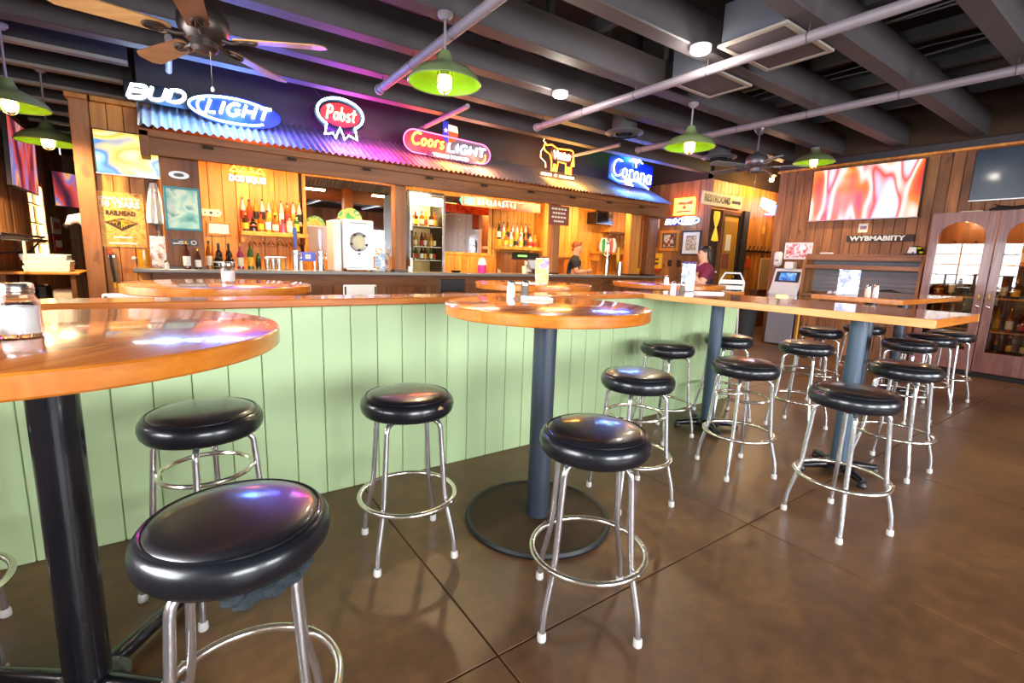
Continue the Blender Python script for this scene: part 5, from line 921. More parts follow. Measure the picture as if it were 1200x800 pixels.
# cash machine
t = thing('cash_machine', 'white and grey cash machine with a blue screen against the knotty wall', 'cash machine', (8.72, 4.165, 0), -PI/2); plain('atm_grey', '8A8C98', 0.4); plain('atm_white', 'D9DADD', 0.35); plain('atm_dark', '2A2D38', 0.4)
B().cbox(-0.23, 0.23, -0.02, 0.32, 0.02, 0.72, 0.01).ob('vault', 'atm_grey', t, smooth=False); B().cbox(-0.24, 0.24, -0.05, 0.32, 0.72, 0.9, 0.012).ob('dispenser_box', 'atm_white', t, smooth=False)
pr = [(-0.06, 0.9), (0.32, 0.9), (0.32, 1.34), (0.12, 1.34), (0.0, 1.0)]
hb = B().add([(-0.24, y, z) for y, z in pr]+[(0.24, y, z) for y, z in pr], [(0, 1, 2, 3, 4), (9, 8, 7, 6, 5)]+[(i, i+5, (i+1) % 5+5, (i+1) % 5) for i in range(5)]).ob('head', 'atm_white', t, smooth=False)
blotch('atm_screen', ['2A4A8A', '4A7AC0', '9AC0E8', '2A4A8A'], (8, 8, 8), strength=1.0, seed=3)
def slant(name, x0, x1, a0, a1, off, m, par): 
    d = Vector((0, 0.12, 0.34)); o_ = Vector((0, 0, 1.0)); nn = Vector((0, -0.34, 0.12)).normalized(); P = [o_+d*a+nn*off for a in (a0, a1)]
    return B().add([(x0, P[0].y, P[0].z), (x1, P[0].y, P[0].z), (x1, P[1].y, P[1].z), (x0, P[1].y, P[1].z)]+[(x, p.y-nn.y*off, p.z-nn.z*off) for x, p in ((x0, P[0]), (x1, P[0]), (x1, P[1]), (x0, P[1]))], [(0, 1, 2, 3), (7, 6, 5, 4), (0, 4, 5, 1), (1, 5, 6, 2), (2, 6, 7, 3), (3, 7, 4, 0)]).ob(name, m, par, smooth=False)
slant('screen_bezel', -0.2, 0.2, 0.32, 0.85, 0.006, 'atm_dark', t); slant('screen', -0.13, 0.14, 0.4, 0.78, 0.01, 'atm_screen', t)
glow('keypad_glow', 'FFE060', 3.0); B().cbox(-0.08, 0.1, -0.075, -0.05, 0.8, 0.88, 0.006).ob('keypad', 'keypad_glow', t, smooth=False); B().cbox(-0.16, 0.16, -0.07, -0.05, 0.74, 0.77, 0.004).ob('cash_slot', 'atm_dark', t, smooth=False); B().cbox(-0.07, 0.07, 0.05, 0.2, 1.34, 1.46, 0.01).ob('top_box', 'white', t, smooth=False)
t = thing('warning_strip', 'yellow pole leaning beside the cash machine', 'pole', (8.62, 3.82, 0)); B().cyl((0, 0, 0), (0.06, 0.02, 0.75), 0.014, n=10).ob('shaft', 'handle_yellow', t); B().cyl((0.06, 0.02, 0.75), (0.062, 0.021, 0.8), 0.018, n=10).ob('grip', 'cap_black', t)
# shelf unit with corrugated metal back
t = thing('shelf_unit', 'low wooden shelf unit with a corrugated metal back under the television', 'shelf unit', (8.7, 3.9, 0), -PI/2); L_ = 1.6
vs = []; n = 88
for i in range(n+1):
    z = 0.98+0.6*i/n; y = 0.345+0.008*math.cos(2*PI*z/0.068); vs += [(0.04, y, z), (L_-0.04, y, z)]
B().add(vs, [(2*i, 2*i+1, 2*i+3, 2*i+2) for i in range(n)]).ob('metal_back', 'tin', t, ang=80)
wood('wall_wood_x', '70442A', 'A06A44', axis='X', knots=0.3, rnd=0.1)
B().cbox(0, L_, -0.02, 0.36, 0.9, 0.95, 0.006).ob('counter_board', 'wall_wood_x', t, smooth=False)
for x in (0, L_-0.04):
    B().add([(x+dx, y, z) for dx in (0, 0.04) for y, z in ((0.0, 0), (0.36, 0), (0.36, 1.6), (0.1, 1.6), (0.0, 1.42))], [(0, 1, 2, 3, 4), (9, 8, 7, 6, 5)]+[(i, i+5, (i+1) % 5+5, (i+1) % 5) for i in range(5)]).ob('side_panel', 'wall_wood', t, smooth=False)
B().cbox(0.04, L_-0.04, 0.08, 0.36, 1.56, 1.6, 0.005).ob('top_board', 'wall_wood_x', t, smooth=False); B().cbox(0.04, L_-0.04, 0.06, 0.1, 1.5, 1.56, 0.004).ob('top_lip', 'wall_wood_x', t, smooth=False); B().cbox(0.04, L_-0.04, 0.0, 0.2, 1.36, 1.42, 0.005).ob('middle_board', 'wall_wood_x', t, smooth=False)
for i in range(11): B().cbox(0.04+1.52*i/11+0.003, 0.04+1.52*(i+1)/11-0.003, 0.03, 0.05, 0.0, 0.9, 0.003).ob('plank', 'wall_wood', t, smooth=False)
t = thing('trucker_cap', 'black and yellow cap with a white front panel on the shelf unit', 'cap', (8.87, 2.46, 1.6), -PI/2); B().lathe([(0.1, 0), (0.102, 0.03), (0.09, 0.08), (0.05, 0.12), (0.001, 0.13)], 24).ob('crown', 'cap_black', t); B().prism([(-0.07, 0.02), (0.04, 0.02), (0.03, 0.105), (-0.05, 0.105)], -0.1, -0.06).ob('front_panel', 'paper', t, smooth=False); B().lathe([(0.001, 0.0), (0.1, 0.0), (0.1, 0.006), (0.001, 0.01)], 24, (-0.02, -0.11, 0), sy=0.7).ob('brim', 'cap_black', t)
plain('handle_lime', 'C8D820', 0.5)
for x, z in ((0.055, 0.09), (0.085, 0.03)): B().ball((x, -0.06, z), 0.03, 0.03, 0.018, 10, 6).ob('yellow_patch', 'handle_lime', t)
tag(B().cbox(-0.1, 0.1, -0.02, 0.02, 0, 0.025, 0.008).ob('white_cloth', 'white', None, (8.85, 3.62, 1.6), -PI/2, smooth=False), 'folded white cloth on top of the shelf unit', 'cloth')
tag(B().cbox(-0.24, 0.24, -0.08, 0.08, 0, 0.05, 0.008).ob('white_tray', 'white', None, (8.82, 2.65, 0.95), -PI/2, smooth=False), 'white tray on the shelf unit counter', 'tray'); tag(B().tube([(-0.2, 0, 0.02), (0.0, 0, 0.05), (0.2, 0, 0.015)], [0.03, 0.03, 0.008], 10).ob('black_handset', 'cap_black', None, (8.86, 2.68, 1.0), -PI/2), 'black handset lying on the white tray', 'handset')
for k in range(3): tag(B().lathe([(0.001, 0), (0.035, 0), (0.04, 0.02), (0.03, 0.05), (0.001, 0.055)], 14).ob('white_cup', 'white', None, (8.82, 3.48-0.09*k, 0.95)), 'small white bowl in the row on the shelf unit counter', 'bowl', 'small white bowls on the shelf unit')
# glass-door cabinet
t = thing('glass_cabinet', 'tall rosy wood cabinet with two arched glass doors full of bottles', 'cabinet', (8.65, 2.27, 0), -PI/2); CW, CH, CD = 1.34, 2.16, 0.4
B().box(0, 0.03, 0.025, CD, 0.06, CH).ob('side', 'cabinet_wood', t, smooth=False); B().box(CW-0.03, CW, 0.025, CD, 0.06, CH).ob('side', 'cabinet_wood', t, smooth=False); B().box(0.03, CW-0.03, CD-0.02, CD, 0.06, CH-0.03).ob('back', 'dark_wood', t, smooth=False); B().box(0.03, CW-0.03, 0.025, CD-0.02, CH-0.03, CH).ob('top', 'cabinet_wood', t, smooth=False); B().cbox(0, CW, 0.0, CD, 0.0, 0.06, 0.004).ob('plinth', 'cap_black', t, smooth=False); B().box(0.03, CW-0.03, 0.03, CD-0.02, 0.06, 0.34).ob('bottom', 'dark_wood', t, smooth=False)
for z in (0.62, 1.05, 1.48): B().cbox(0.03, CW-0.03, 0.05, CD-0.02, z-0.02, z, 0.003).ob('shelf', 'bar_wood', t, smooth=False)
def arched_door(x0, x1, hinge):
    z0, z1, st = 0.07, CH-0.01, 0.095; a, b = x0+st, x1-st; zb, zs, zt = 0.34, 1.84, 2.03; m_ = 20
    arch = [(a+(b-a)*i/m_, zs+(zt-zs)*math.sqrt(max(0, 1-((2*i/m_)-1)**2)*0.92+0.08*(1-abs(2*i/m_-1)))) for i in range(m_+1)]
    bb_ = B(); bb_.cbox(x0, a, 0, 0.024, z0, z1, 0.004).cbox(b, x1, 0, 0.024, z0, z1, 0.004).cbox(a, b, 0, 0.024, z0, zb, 0.003)
    for i in range(m_):
        (xa, za), (xb, zb_) = arch[i], arch[i+1]; bb_.prism([(xa, za), (xb, zb_), (xb, z1), (xa, z1)], 0.002, 0.024)
    d = bb_.ob('door', 'cabinet_wood', t, smooth=False)
    B().prism([(a, zb), (b, zb)]+arch[::-1], 0.011, 0.015).ob('glass', 'cabinet_pane', d, smooth=False)
    hxp = x1-0.045 if hinge == 'l' else x0+0.045
    B().tube([(hxp, -0.012, 1.0), (hxp+0.006, -0.02, 1.04), (hxp-0.004, -0.02, 1.08), (hxp, -0.012, 1.11)], 0.007, 6).ob('handle', 'cap_gold', d); k_ = B().lathe([(0.001, 0), (0.02, 0), (0.02, 0.006), (0.008, 0.01), (0.001, 0.01)], 16).ob('lock', 'steel', d, (hxp, 0, 0.93)); k_.rotation_euler = (PI/2, 0, 0)
for x in (0.34, 1.0): lamp('cabinet_lamp', (x, 0.12, CH-0.1), 7, (1, .75, .38), t, 0.05)
arched_door(0.0, 0.665, 'l'); arched_door(0.675, 1.34, 'r')
for k in range(4): bottle(8.85, 2.27-0.13-0.105*k, 1.48, 'glass cabinet, top left shelf', 'bottles in the glass cabinet', 'amber', 'yellow', ['red', 'black'][k % 2], ['square', 'wine'][k % 2])
for k, (g, l, s) in enumerate((('amber', 'yellow', 'squat'), ('green', 'cream', 'tall'), ('brown', 'black', 'square'))): bottle(8.85, 2.27-0.15-0.14*k, 1.05, 'glass cabinet, left door, lower shelf', 'bottles in the glass cabinet', g, l, None, s)
for zi, z in enumerate((0.62, 1.05, 1.48)):
    for k in range(4): bottle(8.84, 2.27-0.80-0.12*k, z, 'glass cabinet, right door, %s shelf' % ['low', 'middle', 'high'][zi], 'bottles in the glass cabinet', ['gold', 'amber', 'brown', 'gold'][(k+zi) % 4], ['yellow', 'cream', 'red', 'white'][(k*3+zi) % 4], None, ['tall', 'wine', 'square'][(k+zi) % 3])
for k in range(5): bottle(8.84, 2.27-0.12-0.11*k, 0.62, 'glass cabinet, left door, low shelf', 'bottles in the glass cabinet', ['gold', 'amber', 'clear', 'brown', 'gold'][k], ['cream', 'yellow'][k % 2], None, ['wine', 'tall'][k % 2])
for k in range(9): bottle(8.84, 2.27-0.14-0.13*k-(0.04 if k > 3 else 0), 0.34, 'glass cabinet floor', 'bottles in the glass cabinet', ['gold', 'amber', 'brown', 'green'][k % 4], ['yellow', 'cream', 'black'][k % 3], None, 'beer')
t = thing('cabinet_clutter', 'antler-like dark ornament lying on top of the glass cabinet', 'ornament', (8.85, 1.55, CH)); B().tube([(0, 0.2, 0.02), (0, 0.1, 0.05), (0.03, 0, 0.03), (0, -0.15, 0.06)], [0.02, 0.03, 0.035, 0.015], 8).ob('branch', 'dark_metal', t); B().tube([(0, 0.1, 0.05), (0, 0.16, 0.1)], [0.016, 0.006], 7).ob('tine', 'dark_metal', t)
tag(B().cbox(-0.11, 0.11, -0.03, 0.03, 0, 0.025, 0.006).ob('white_card_roll', 'lb_cream', None, (8.85, 1.92, CH), -PI/2, smooth=False), 'pale rolled card on top of the glass cabinet', 'card')
# ------------------------------------------------------------------ restroom corner
t = thing('restroom_sign', 'long cream plank sign reading RESTROOMS with a dark arrow', 'sign', (9.42, 5.96, 2.69)); plain('sign_cream', 'E6D2AC', 0.6); B().cbox(-0.72, 0.72, -0.02, 0.0, -0.13, 0.13, 0.005).ob('plank', 'sign_cream', t, smooth=False)
letters('lettering', 'RESTROOMS', 0.2, 'cap_black', t, -0.19, -0.023, 0.0, 0.002, 0.006, width=0.9); B().prism([(0.33, -0.03), (0.33, 0.03), (0.6, 0.03), (0.6, 0.06), (0.68, 0.0), (0.6, -0.06), (0.6, -0.03)], -0.024, -0.02).ob('arrow', 'cap_black', t, smooth=False); 
for x in (0.0, 0.5): B().box(x, x+0.04, 0.0, 0.03, -0.1, 0.1).ob('batten', 'dark_wood', t, smooth=False)
plain('door_yellow_lit', 'D8A838', 0.5); plain('door_ochre_lit', 'B5842E', 0.5)  # yellow light on the wood put into the door's colour
d1 = struct(B().cbox(9.55, 10.13, 5.965, 5.99, 0.01, 2.42, 0.005).ob('door_1', 'door_yellow_lit', smooth=False)); B().cbox(9.60, 10.08, 5.955, 5.966, 1.2, 2.3, 0.004).ob('panel', 'door_ochre_lit', d1, smooth=False); B().cbox(9.60, 10.08, 5.955, 5.966, 0.15, 1.05, 0.004).ob('panel', 'door_ochre_lit', d1, smooth=False); B().box(9.68, 9.87, 5.945, 5.955, 1.68, 2.02).ob('paper_sheet', 'lb_cream', d1, smooth=False); B().box(9.62, 9.86, 5.945, 5.955, 1.3, 1.62).ob('red_notice', 'board_red', d1, smooth=False); B().ball((10.08, 5.93, 1.12), 0.03).ob('knob', 'cap_gold', d1)
for i, (a, b) in enumerate(((9.46, 9.55), (10.13, 10.22))): struct(B().cbox(a, b, 5.93, 6.0, 0, 2.5, 0.005).ob('trim_%d' % (3+i), 'dark_metal' if i else 'dark_wood', smooth=False))
struct(B().cbox(9.55, 10.13, 5.93, 6.0, 2.42, 2.5, 0.005).ob('trim_5', 'dark_wood', smooth=False)); struct(B().cbox(10.24, 10.44, 5.9, 6.0, 0, 2.55, 0.006).ob('trim_6', 'duct_paint', smooth=False))
t = thing('yellow_hanging', 'bright yellow gathered cloth hanging beside the restroom door', 'cloth', (9.29, 5.96, 0)); plain('cloth_yellow_glow', 'F2C838', 0.7, emit='F2C030', es=0.25); B().lathe([(0.001, 1.85), (0.12, 1.87), (0.1, 1.95), (0.05, 2.08), (0.025, 2.14), (0.07, 2.22), (0.11, 2.35), (0.1, 2.46), (0.001, 2.47)], 16, sy=0.3).ob('gathered_cloth', 'cloth_yellow_glow', t)  # emission brightens the cloth, though it is no lamp
glow('corridor_fill_bulb', 'FFD080', 12)  # bulb of an added lamp that gives the restroom door its glow
t = thing('corridor_fill_lamp', 'small warm lamp added to light the restroom passage', 'lamp', (10.4, 5.5, 3.2)); B().lathe([(0.001, 0), (0.05, 0), (0.09, 0.05), (0.09, 0.06), (0.001, 0.06)], 18).ob('base', 'dark_metal', t); B().ball((0, 0, -0.03), 0.05).ob('bulb', 'corridor_fill_bulb', t); B().cyl((0, 0, 0.06), (0, 0, ZC-3.2), 0.012, n=8).ob('stem', 'dark_metal', t); lamp('corridor_fill', (0, -0.1, -0.12), 60, (1, .6, .2), t, 0.06)
blotch('photo_a', ['2A2420', '8A3A24', 'E8E0D0', '5A6A80'], (14, 14, 14), emit=False, seed=1); blotch('photo_b', ['D8C4A8', '8A6A4A', 'F0E4D0', '6A5238'], (16, 16, 16), emit=False, seed=2); plain('mount_grey', '5E564C', 0.8)
framed('framed_picture', 'orange wood framed picture with a grey mount next to the chalk notices', 'picture', 0.5, 0.44, (9.075, 6.92, 1.87), -PI/2, 'photo_a', 'bar_wood', 0.06, 'mount_grey'); framed('framed_picture', 'dark framed sepia picture with a wide white mount near the passage', 'picture', 0.47, 0.52, (9.075, 6.36, 1.815), -PI/2, 'photo_b', 'atm_dark', 0.035, 'paper')
t = thing('neon_sign', 'yellow and red lit panel sign with dark script above the framed pictures', 'neon sign', (9.04, 6.57, 2.58), -PI/2); plain('lit_cream', 'F0C860', 0.5, emit='FFC850', es=1.6); B().cbox(-0.24, 0.24, -0.03, 0.03, -0.16, 0.16, 0.006).ob('panel', 'lit_cream', t, smooth=False); neon(B(), [[(-0.25, -0.17), (0.25, -0.17), (0.25, 0.17), (-0.25, 0.17), (-0.25, -0.17)]], 0.009, -0.035).ob('red_border', 'neon_amber', t); B().prism([(-0.2, 0.05), (-0.1, 0.1), (0.05, 0.08), (0.2, 0.12), (0.2, 0.03), (0.0, 0.03)], -0.034, -0.03).prism([(-0.06, -0.02), (0.02, 0.03), (0.06, -0.04), (0.0, -0.07)], -0.034, -0.03).box(-0.18, 0.18, -0.034, -0.03, -0.12, -0.09).ob('dark_script', 'board_red', t, smooth=False); glow_light(t, 0, 0.1, 5, (1, .35, .08), y=-0.2)
t = thing('neon_sign', 'small white and blue oval neon between the lit panel and pictures', 'neon sign', (9.04, 6.6, 2.28), -PI/2); neon(B(), [arc(0.14, 0, 0.26, 0.075, 0, 360, 28)], 0.010).ob('blue_oval', 'neon_iceblue', t); neon(B(), word('BUD', -0.44, -0.16, -0.05, 0.1, 0.3), 0.011).ob('white_word', 'neon_white', t); neon(B(), word('LIGHT', -0.02, 0.3, -0.045, 0.085, 0.3), 0.009, -0.01).ob('white_word', 'neon_white', t); B().prism(arc(0.14, 0, 0.27, 0.085, 0, 345, 23), 0.01, 0.03).box(-0.46, -0.13, 0.01, 0.03, -0.08, 0.08).ob('halo_backing', 'halo_blue', t, smooth=False); glow_light(t, 0.1, 0, 3, (.2, .4, 1), y=-0.15)
for y, z, w_, h, m, lab, lm in ((7.41, 2.27, 0.36, 0.24, 'lb_cream', 'cream printed notice on the bar end wall', 'cap_black'), (7.39, 1.9, 0.3, 0.36, 'sign_dark', 'dark chalkboard with pale rows below the cream notice', 'lb_cream')):
    t = thing('posted_notice', lab, 'notice', (9.075, y, z), -PI/2); B().cbox(-w_/2, w_/2, -0.012, 0, -h/2, h/2, 0.003).ob('board', m, t, smooth=False)
    for k in range(4): B().box(-w_*0.36, w_*0.36, -0.015, -0.012, h*0.28-k*h*0.19-0.012, h*0.28-k*h*0.19+0.012).ob('row_of_print', lm, t, smooth=False)
t = thing('yellow_dispenser', 'yellow wall box with dark slots below the orange framed picture', 'dispenser', (9.075, 7.2, 1.42), -PI/2); B().cbox(-0.14, 0.14, -0.08, 0, -0.17, 0.17, 0.008).ob('box', 'handle_yellow', t, smooth=False); B().box(-0.09, 0.09, -0.084, -0.08, 0.02, 0.06).box(-0.09, 0.09, -0.084, -0.08, -0.08, -0.03).ob('slot', 'sign_dark', t, smooth=False); B().cbox(-0.1, 0.1, -0.07, -0.01, -0.24, -0.17, 0.004).ob('red_base', 'lb_red', t, smooth=False)
for y in (6.62, 6.86): t = thing('outlet_plate', 'black outlet plate on the bar end wall below the pictures', 'outlet', (9.075, y, 1.38), -PI/2, 'outlet plates below the pictures'); B().cbox(-0.05, 0.05, -0.008, 0, -0.07, 0.07, 0.003).ob('plate', 'cap_black', t, smooth=False); B().box(-0.02, 0.02, -0.011, -0.008, 0.01, 0.04).box(-0.02, 0.02, -0.011, -0.008, -0.04, -0.01).ob('socket', 'dark_metal', t, smooth=False)
t = thing('neon_sign', 'small white, red and blue neon panel on the orange passage wall', 'neon sign', (11.2, 5.94, 2.73)); plain('lit_white', 'F0F0F4', 0.5, emit='F4F4FF', es=2.2); B().prism([(-0.3, -0.02), (-0.26, 0.17), (0.3, 0.12), (0.26, -0.14)], -0.02, 0.02).ob('panel', 'lit_white', t, smooth=False); neon(B(), [[(-0.33, 0.04), (-0.3, -0.1), (0.2, -0.19)]], 0.012, -0.02).ob('red_edge', 'neon_red', t); neon(B(), [[(-0.1, -0.18), (0.28, -0.16), (0.33, 0.05)]], 0.012, -0.02).ob('blue_edge', 'neon_blue', t); glow_light(t, 0, 0, 6, (.9, .8, 1), y=-0.2)
t = thing('hook_rail', 'dark iron hook rail with curled hooks on the orange passage wall', 'hook rail', (11.05, 5.97, 1.72)); B().cbox(-0.6, 0.6, -0.02, 0.0, -0.03, 0.01, 0.004).ob('rail', 'cap_black', t, smooth=False)
for k in range(7): B().tube(fillet([(-0.5+0.165*k, -0.02, 0.0), (-0.5+0.165*k, -0.07, 0.02), (-0.47+0.165*k, -0.08, 0.09), (-0.44+0.165*k, -0.04, 0.1)], 0.02), 0.012, 6).ob('hook', 'cap_black', t)
t = thing('pale_panel', 'pale wooden panel with a brass plate leaning below the hook rail', 'panel', (11.27, 5.74, 0)); plain('pale_wood', 'D9B878', 0.5, var=0.15, bscale=4); B().cbox(-0.5, 0.5, -0.03, 0.0, 0.86, 1.56, 0.01).ob('board', 'pale_wood', t, smooth=False); B().cbox(-0.12, 0.12, -0.036, -0.03, 0.92, 0.98, 0.003).ob('brass_plate', 'cap_gold', t, smooth=False); B().cbox(-0.45, 0.45, 0.0, 0.18, 0.0, 0.86, 0.01).ob('stand', 'dark_wood', t, smooth=False); B().cbox(-0.5, 0.5, -0.04, 0.2, 0.83, 0.86, 0.005).ob('ledge', 'dark_wood', t, smooth=False)
tag(B().cbox(-0.1, 0.1, -0.01, 0.0, -0.12, 0.1, 0.004).ob('orange_sheet', 'handle_orange', None, (10.7, 5.975, 1.45), smooth=False), 'orange sheet pinned left of the pale wooden panel', 'sheet'); tag(B().box(-0.06, 0.06, -0.006, 0.0, -0.09, 0.09).ob('light_switch_plate', 'lb_yellow', None, (11.2, 5.975, 2.2), smooth=False), 'yellowed switch plate on the orange passage wall', 'switch plate')
# grey wheeled bin and chrome-framed chair seen under the long table
t = thing('grey_bin', 'dark grey wheeled bin under the passage hook rail', 'bin', (8.55, 4.75, 0)); B().lathe([(0.001, 0.06), (0.2, 0.06), (0.24, 0.7), (0.25, 0.72), (0.001, 0.73)], 26).ob('body', 'duct_paint', t)
for a in range(4): B().cyl((0.16*math.cos(a*PI/2), 0.16*math.sin(a*PI/2)-0.015, 0.03), (0.16*math.cos(a*PI/2), 0.16*math.sin(a*PI/2)+0.015, 0.03), 0.03, n=12).ob('caster', 'cap_black', t)
# ------------------------------------------------------------------ things on the tables
ZT = 1.117
def mason(label, x, y, z, s=1.0, fill='salt'):
    t = thing('glass_jar', label, 'jar', (x, y, z)); R = 0.037*s
    B().lathe([(0.001, 0), (R*0.9, 0), (R, 0.006*s), (R, 0.075*s), (R*0.85, 0.088*s), (R*0.75, 0.093*s), (R*0.75, 0.1*s), (R*0.68, 0.1*s), (R*0.7, 0.09*s), (R*0.93, 0.073*s), (R*0.93, 0.008*s), (0.001, 0.006*s)], 28).ob('glass', 'glass_clear', t)
    B().lathe([(0.001, 0.0065*s), (R*0.9, 0.0085*s), (R*0.9, 0.066*s), (0.001, 0.07*s)], 24).ob('contents', fill, t)
    li = B().lathe([(R*0.8, 0.092*s), (R*0.82, 0.094*s), (R*0.82, 0.112*s), (R*0.76, 0.116*s), (0.001, 0.117*s)], 28).ob('lid', 'steel', t)
    for q in (0.097, 0.105): B().ring((0, 0, q*s), R*0.825, 0.0012, 28, 5).ob('lid_ridge', 'steel', li)
mason('glass sugar jar with a ridged metal lid on the black-poled table', -0.313, 1.612, 1.10, 1.1); mason('lone glass sugar jar on the table before the wide bar post', 0.29, 3.66, 1.115, 1.15)
t = thing('condiment_box', 'small wooden caddy with a blue lining beside the sugar jar', 'caddy', (-0.40, 1.532, 1.10), 0.45); plain('caddy_blue', '3A4A78', 0.6); B().cbox(-0.06, 0.06, -0.035, 0.035, 0, 0.012, 0.002).ob('base', 'table_edge', t, smooth=False)
for p in ((-0.06, 0.06, -0.035, -0.029), (-0.06, 0.06, 0.029, 0.035), (-0.06, -0.054, -0.029, 0.029), (0.054, 0.06, -0.029, 0.029)): B().cbox(*p, 0.012, 0.03, 0.001).ob('side', 'table_edge', t, smooth=False)
B().box(-0.054, 0.054, -0.029, 0.029, 0.012, 0.026).ob('lining', 'caddy_blue', t, smooth=False)
shaker('white salt shaker on the disc-footed round table', 1.535, 2.2, ZT, 'salt', 0.024, 0.095); shaker('glass pepper shaker on the disc-footed round table', 1.62, 2.185, ZT, 'pepper', 0.023, 0.095)
tag(B().cbox(-0.08, 0.08, -0.05, 0.05, 0, 0.01, 0.003).cbox(-0.075, 0.06, -0.045, 0.05, 0.01, 0.016, 0.002).ob('napkin_stack', 'paper', None, (1.61, 2.06, ZT), -0.4, smooth=False), 'stack of white napkins on the disc-footed round table', 'napkins')
standee('orange and purple drinks card standing on the table behind the half wall', 2.72, 3.42, 1.115, 0.115, 0.23, 'menu_d', -0.5); tag(B().cbox(-0.1, 0.1, -0.06, 0.06, 0, 0.012, 0.003).ob('napkin_stack', 'paper', None, (2.62, 3.5, 1.115), -0.3, smooth=False), 'white napkins lying beside the orange and purple card', 'napkins')
shaker('white salt shaker near the pepper shaker on the pale-edged table', 3.6, 2.66, 1.095, 'salt', 0.024, 0.09); shaker('glass pepper shaker near the salt on the pale-edged table', 3.66, 2.61, 1.095, 'pepper', 0.023, 0.088)
standee('tall white menu with a purple top standing on the pale-edged table', 3.84, 2.69, 1.095, 0.125, 0.245, 'menu_c', -0.55); tag(B().cbox(-0.065, 0.065, -0.012, 0.012, 0, 0.018, 0.003).ob('menu_purple_top', 'ribbon_navy', None, (3.842, 2.69, 1.345), -0.55, smooth=False), 'purple clip on top of the tall white menu', 'clip'); tag(B().cbox(-0.12, 0.12, -0.04, 0.04, 0, 0.016, 0.004).ob('rolled_napkin', 'paper', None, (3.77, 2.42, 1.095), -0.5), 'rolled white napkin set on the pale-edged table', 'napkin')
shaker('white salt shaker alone on the table in front of the woman', 4.6, 3.5, 1.11, 'salt', 0.028, 0.1)
standee('white menu with a black clip on the far long table', 5.35, 1.96, 1.1, 0.18, 0.24, 'menu_c', -0.9); shaker('tan shaker beside the menu on the far long table', 5.68, 1.9, 1.1, 'lb_cream', 0.025, 0.1); shaker('white shaker next to the tan one on the far long table', 5.82, 1.88, 1.1, 'salt', 0.025, 0.11)
# purse hooks under the pale-edged table
for y in (1.33, 1.16): tag(B().tube(fillet([(0, 0, 0), (0, 0, -0.05), (0.03, 0, -0.08), (0.045, 0, -0.05)], 0.02), 0.005, 6).ob('purse_hook', 'chrome', None, (3.95, y, 1.05)), 'chrome purse hook under the pale-edged table', 'hook', 'purse hooks under the long table')
t = thing('white_chair', 'white metal chair with a curved hoop back behind the woman in maroon', 'chair', (7.45, 4.5, 0), -0.6); B().cbox(-0.2, 0.2, -0.2, 0.2, 0.72, 0.75, 0.012).ob('seat', 'white', t, smooth=False); B().tube([(-0.19, -0.2, 0.74), (-0.2, -0.22, 1.1), (-0.12, -0.22, 1.24), (0.12, -0.22, 1.24), (0.2, -0.22, 1.1), (0.19, -0.2, 0.74)], 0.015, 8).ob('hoop_back', 'white', t)
for z in (0.92, 1.01, 1.1): B().cbox(-0.19, 0.19, -0.225, -0.205, z-0.035, z+0.035, 0.006).ob('back_slat', 'white', t, smooth=False)
for a in (-1, 1):
    for b in (-1, 1): B().cyl((a*0.17, b*0.17, 0.73), (a*0.2, b*0.2, 0), 0.014, n=8).ob('leg', 'white', t)
# ------------------------------------------------------------------ people
def skin_mesh(J, E_, root, sub=2):
    names = list(J); me = bpy.data.meshes.new('skin'); me.from_pydata([J[n][0] for n in names], [(names.index(a), names.index(b)) for a, b in E_], [])
    o = bpy.data.objects.new('skin', me); COL.objects.link(o); o.modifiers.new('s', 'SKIN').use_smooth_shade = True
    for i, n in enumerate(names):
        sv = me.skin_vertices[0].data[i]; r = J[n][1]; sv.radius = (r, r) if not isinstance(r, tuple) else r; sv.use_root = (n == root)
    m = o.modifiers.new('u', 'SUBSURF'); m.levels = sub; m.render_levels = sub
    bpy.context.view_layer.update(); out = bpy.data.meshes.new_from_object(o.evaluated_get(bpy.context.evaluated_depsgraph_get())); bpy.data.objects.remove(o); return out
def hand(b, wrist, d, n_, s=1.0, curl=0.5, m=0, side=1):
    """palm plus four fingers and a thumb; d runs to the fingertips, n_ out of the palm"""
    d = d.normalized(); n_ = (n_-d*n_.dot(d)).normalized(); w = d.cross(n_)*side
    pc = wrist+d*0.045*s
    for i in range(5): pass
    b.tube([wrist, wrist+d*0.03*s, wrist+d*0.075*s, wrist+d*0.088*s], [0.024*s, 0.034*s, 0.036*s, 0.026*s], 10, m)
    for i, (o_, l) in enumerate(((0.027, 0.068), (0.01, 0.078), (-0.008, 0.072), (-0.025, 0.056))):
        p = wrist+d*0.078*s+w*o_*s; q = p+(d*math.cos(curl*0.5)+n_*math.sin(curl*0.5))*l*0.45*s; r = q+(d*math.cos(curl*1.2)+n_*math.sin(curl*1.2))*l*0.32*s; u = r+(d*math.cos(curl*1.9)+n_*math.sin(curl*1.9))*l*0.26*s
        b.tube([p, q, r, u], [0.0095*s, 0.009*s, 0.008*s, 0.006*s], 8, m)
    p = wrist+d*0.025*s+w*0.03*s; q = p+(d*0.6+w*0.7+n_*0.3).normalized()*0.035*s; r = q+(d*0.9+w*0.2+n_*0.4).normalized()*0.03*s
    b.tube([p, q, r], [0.012*s, 0.0105*s, 0.007*s], 8, m)
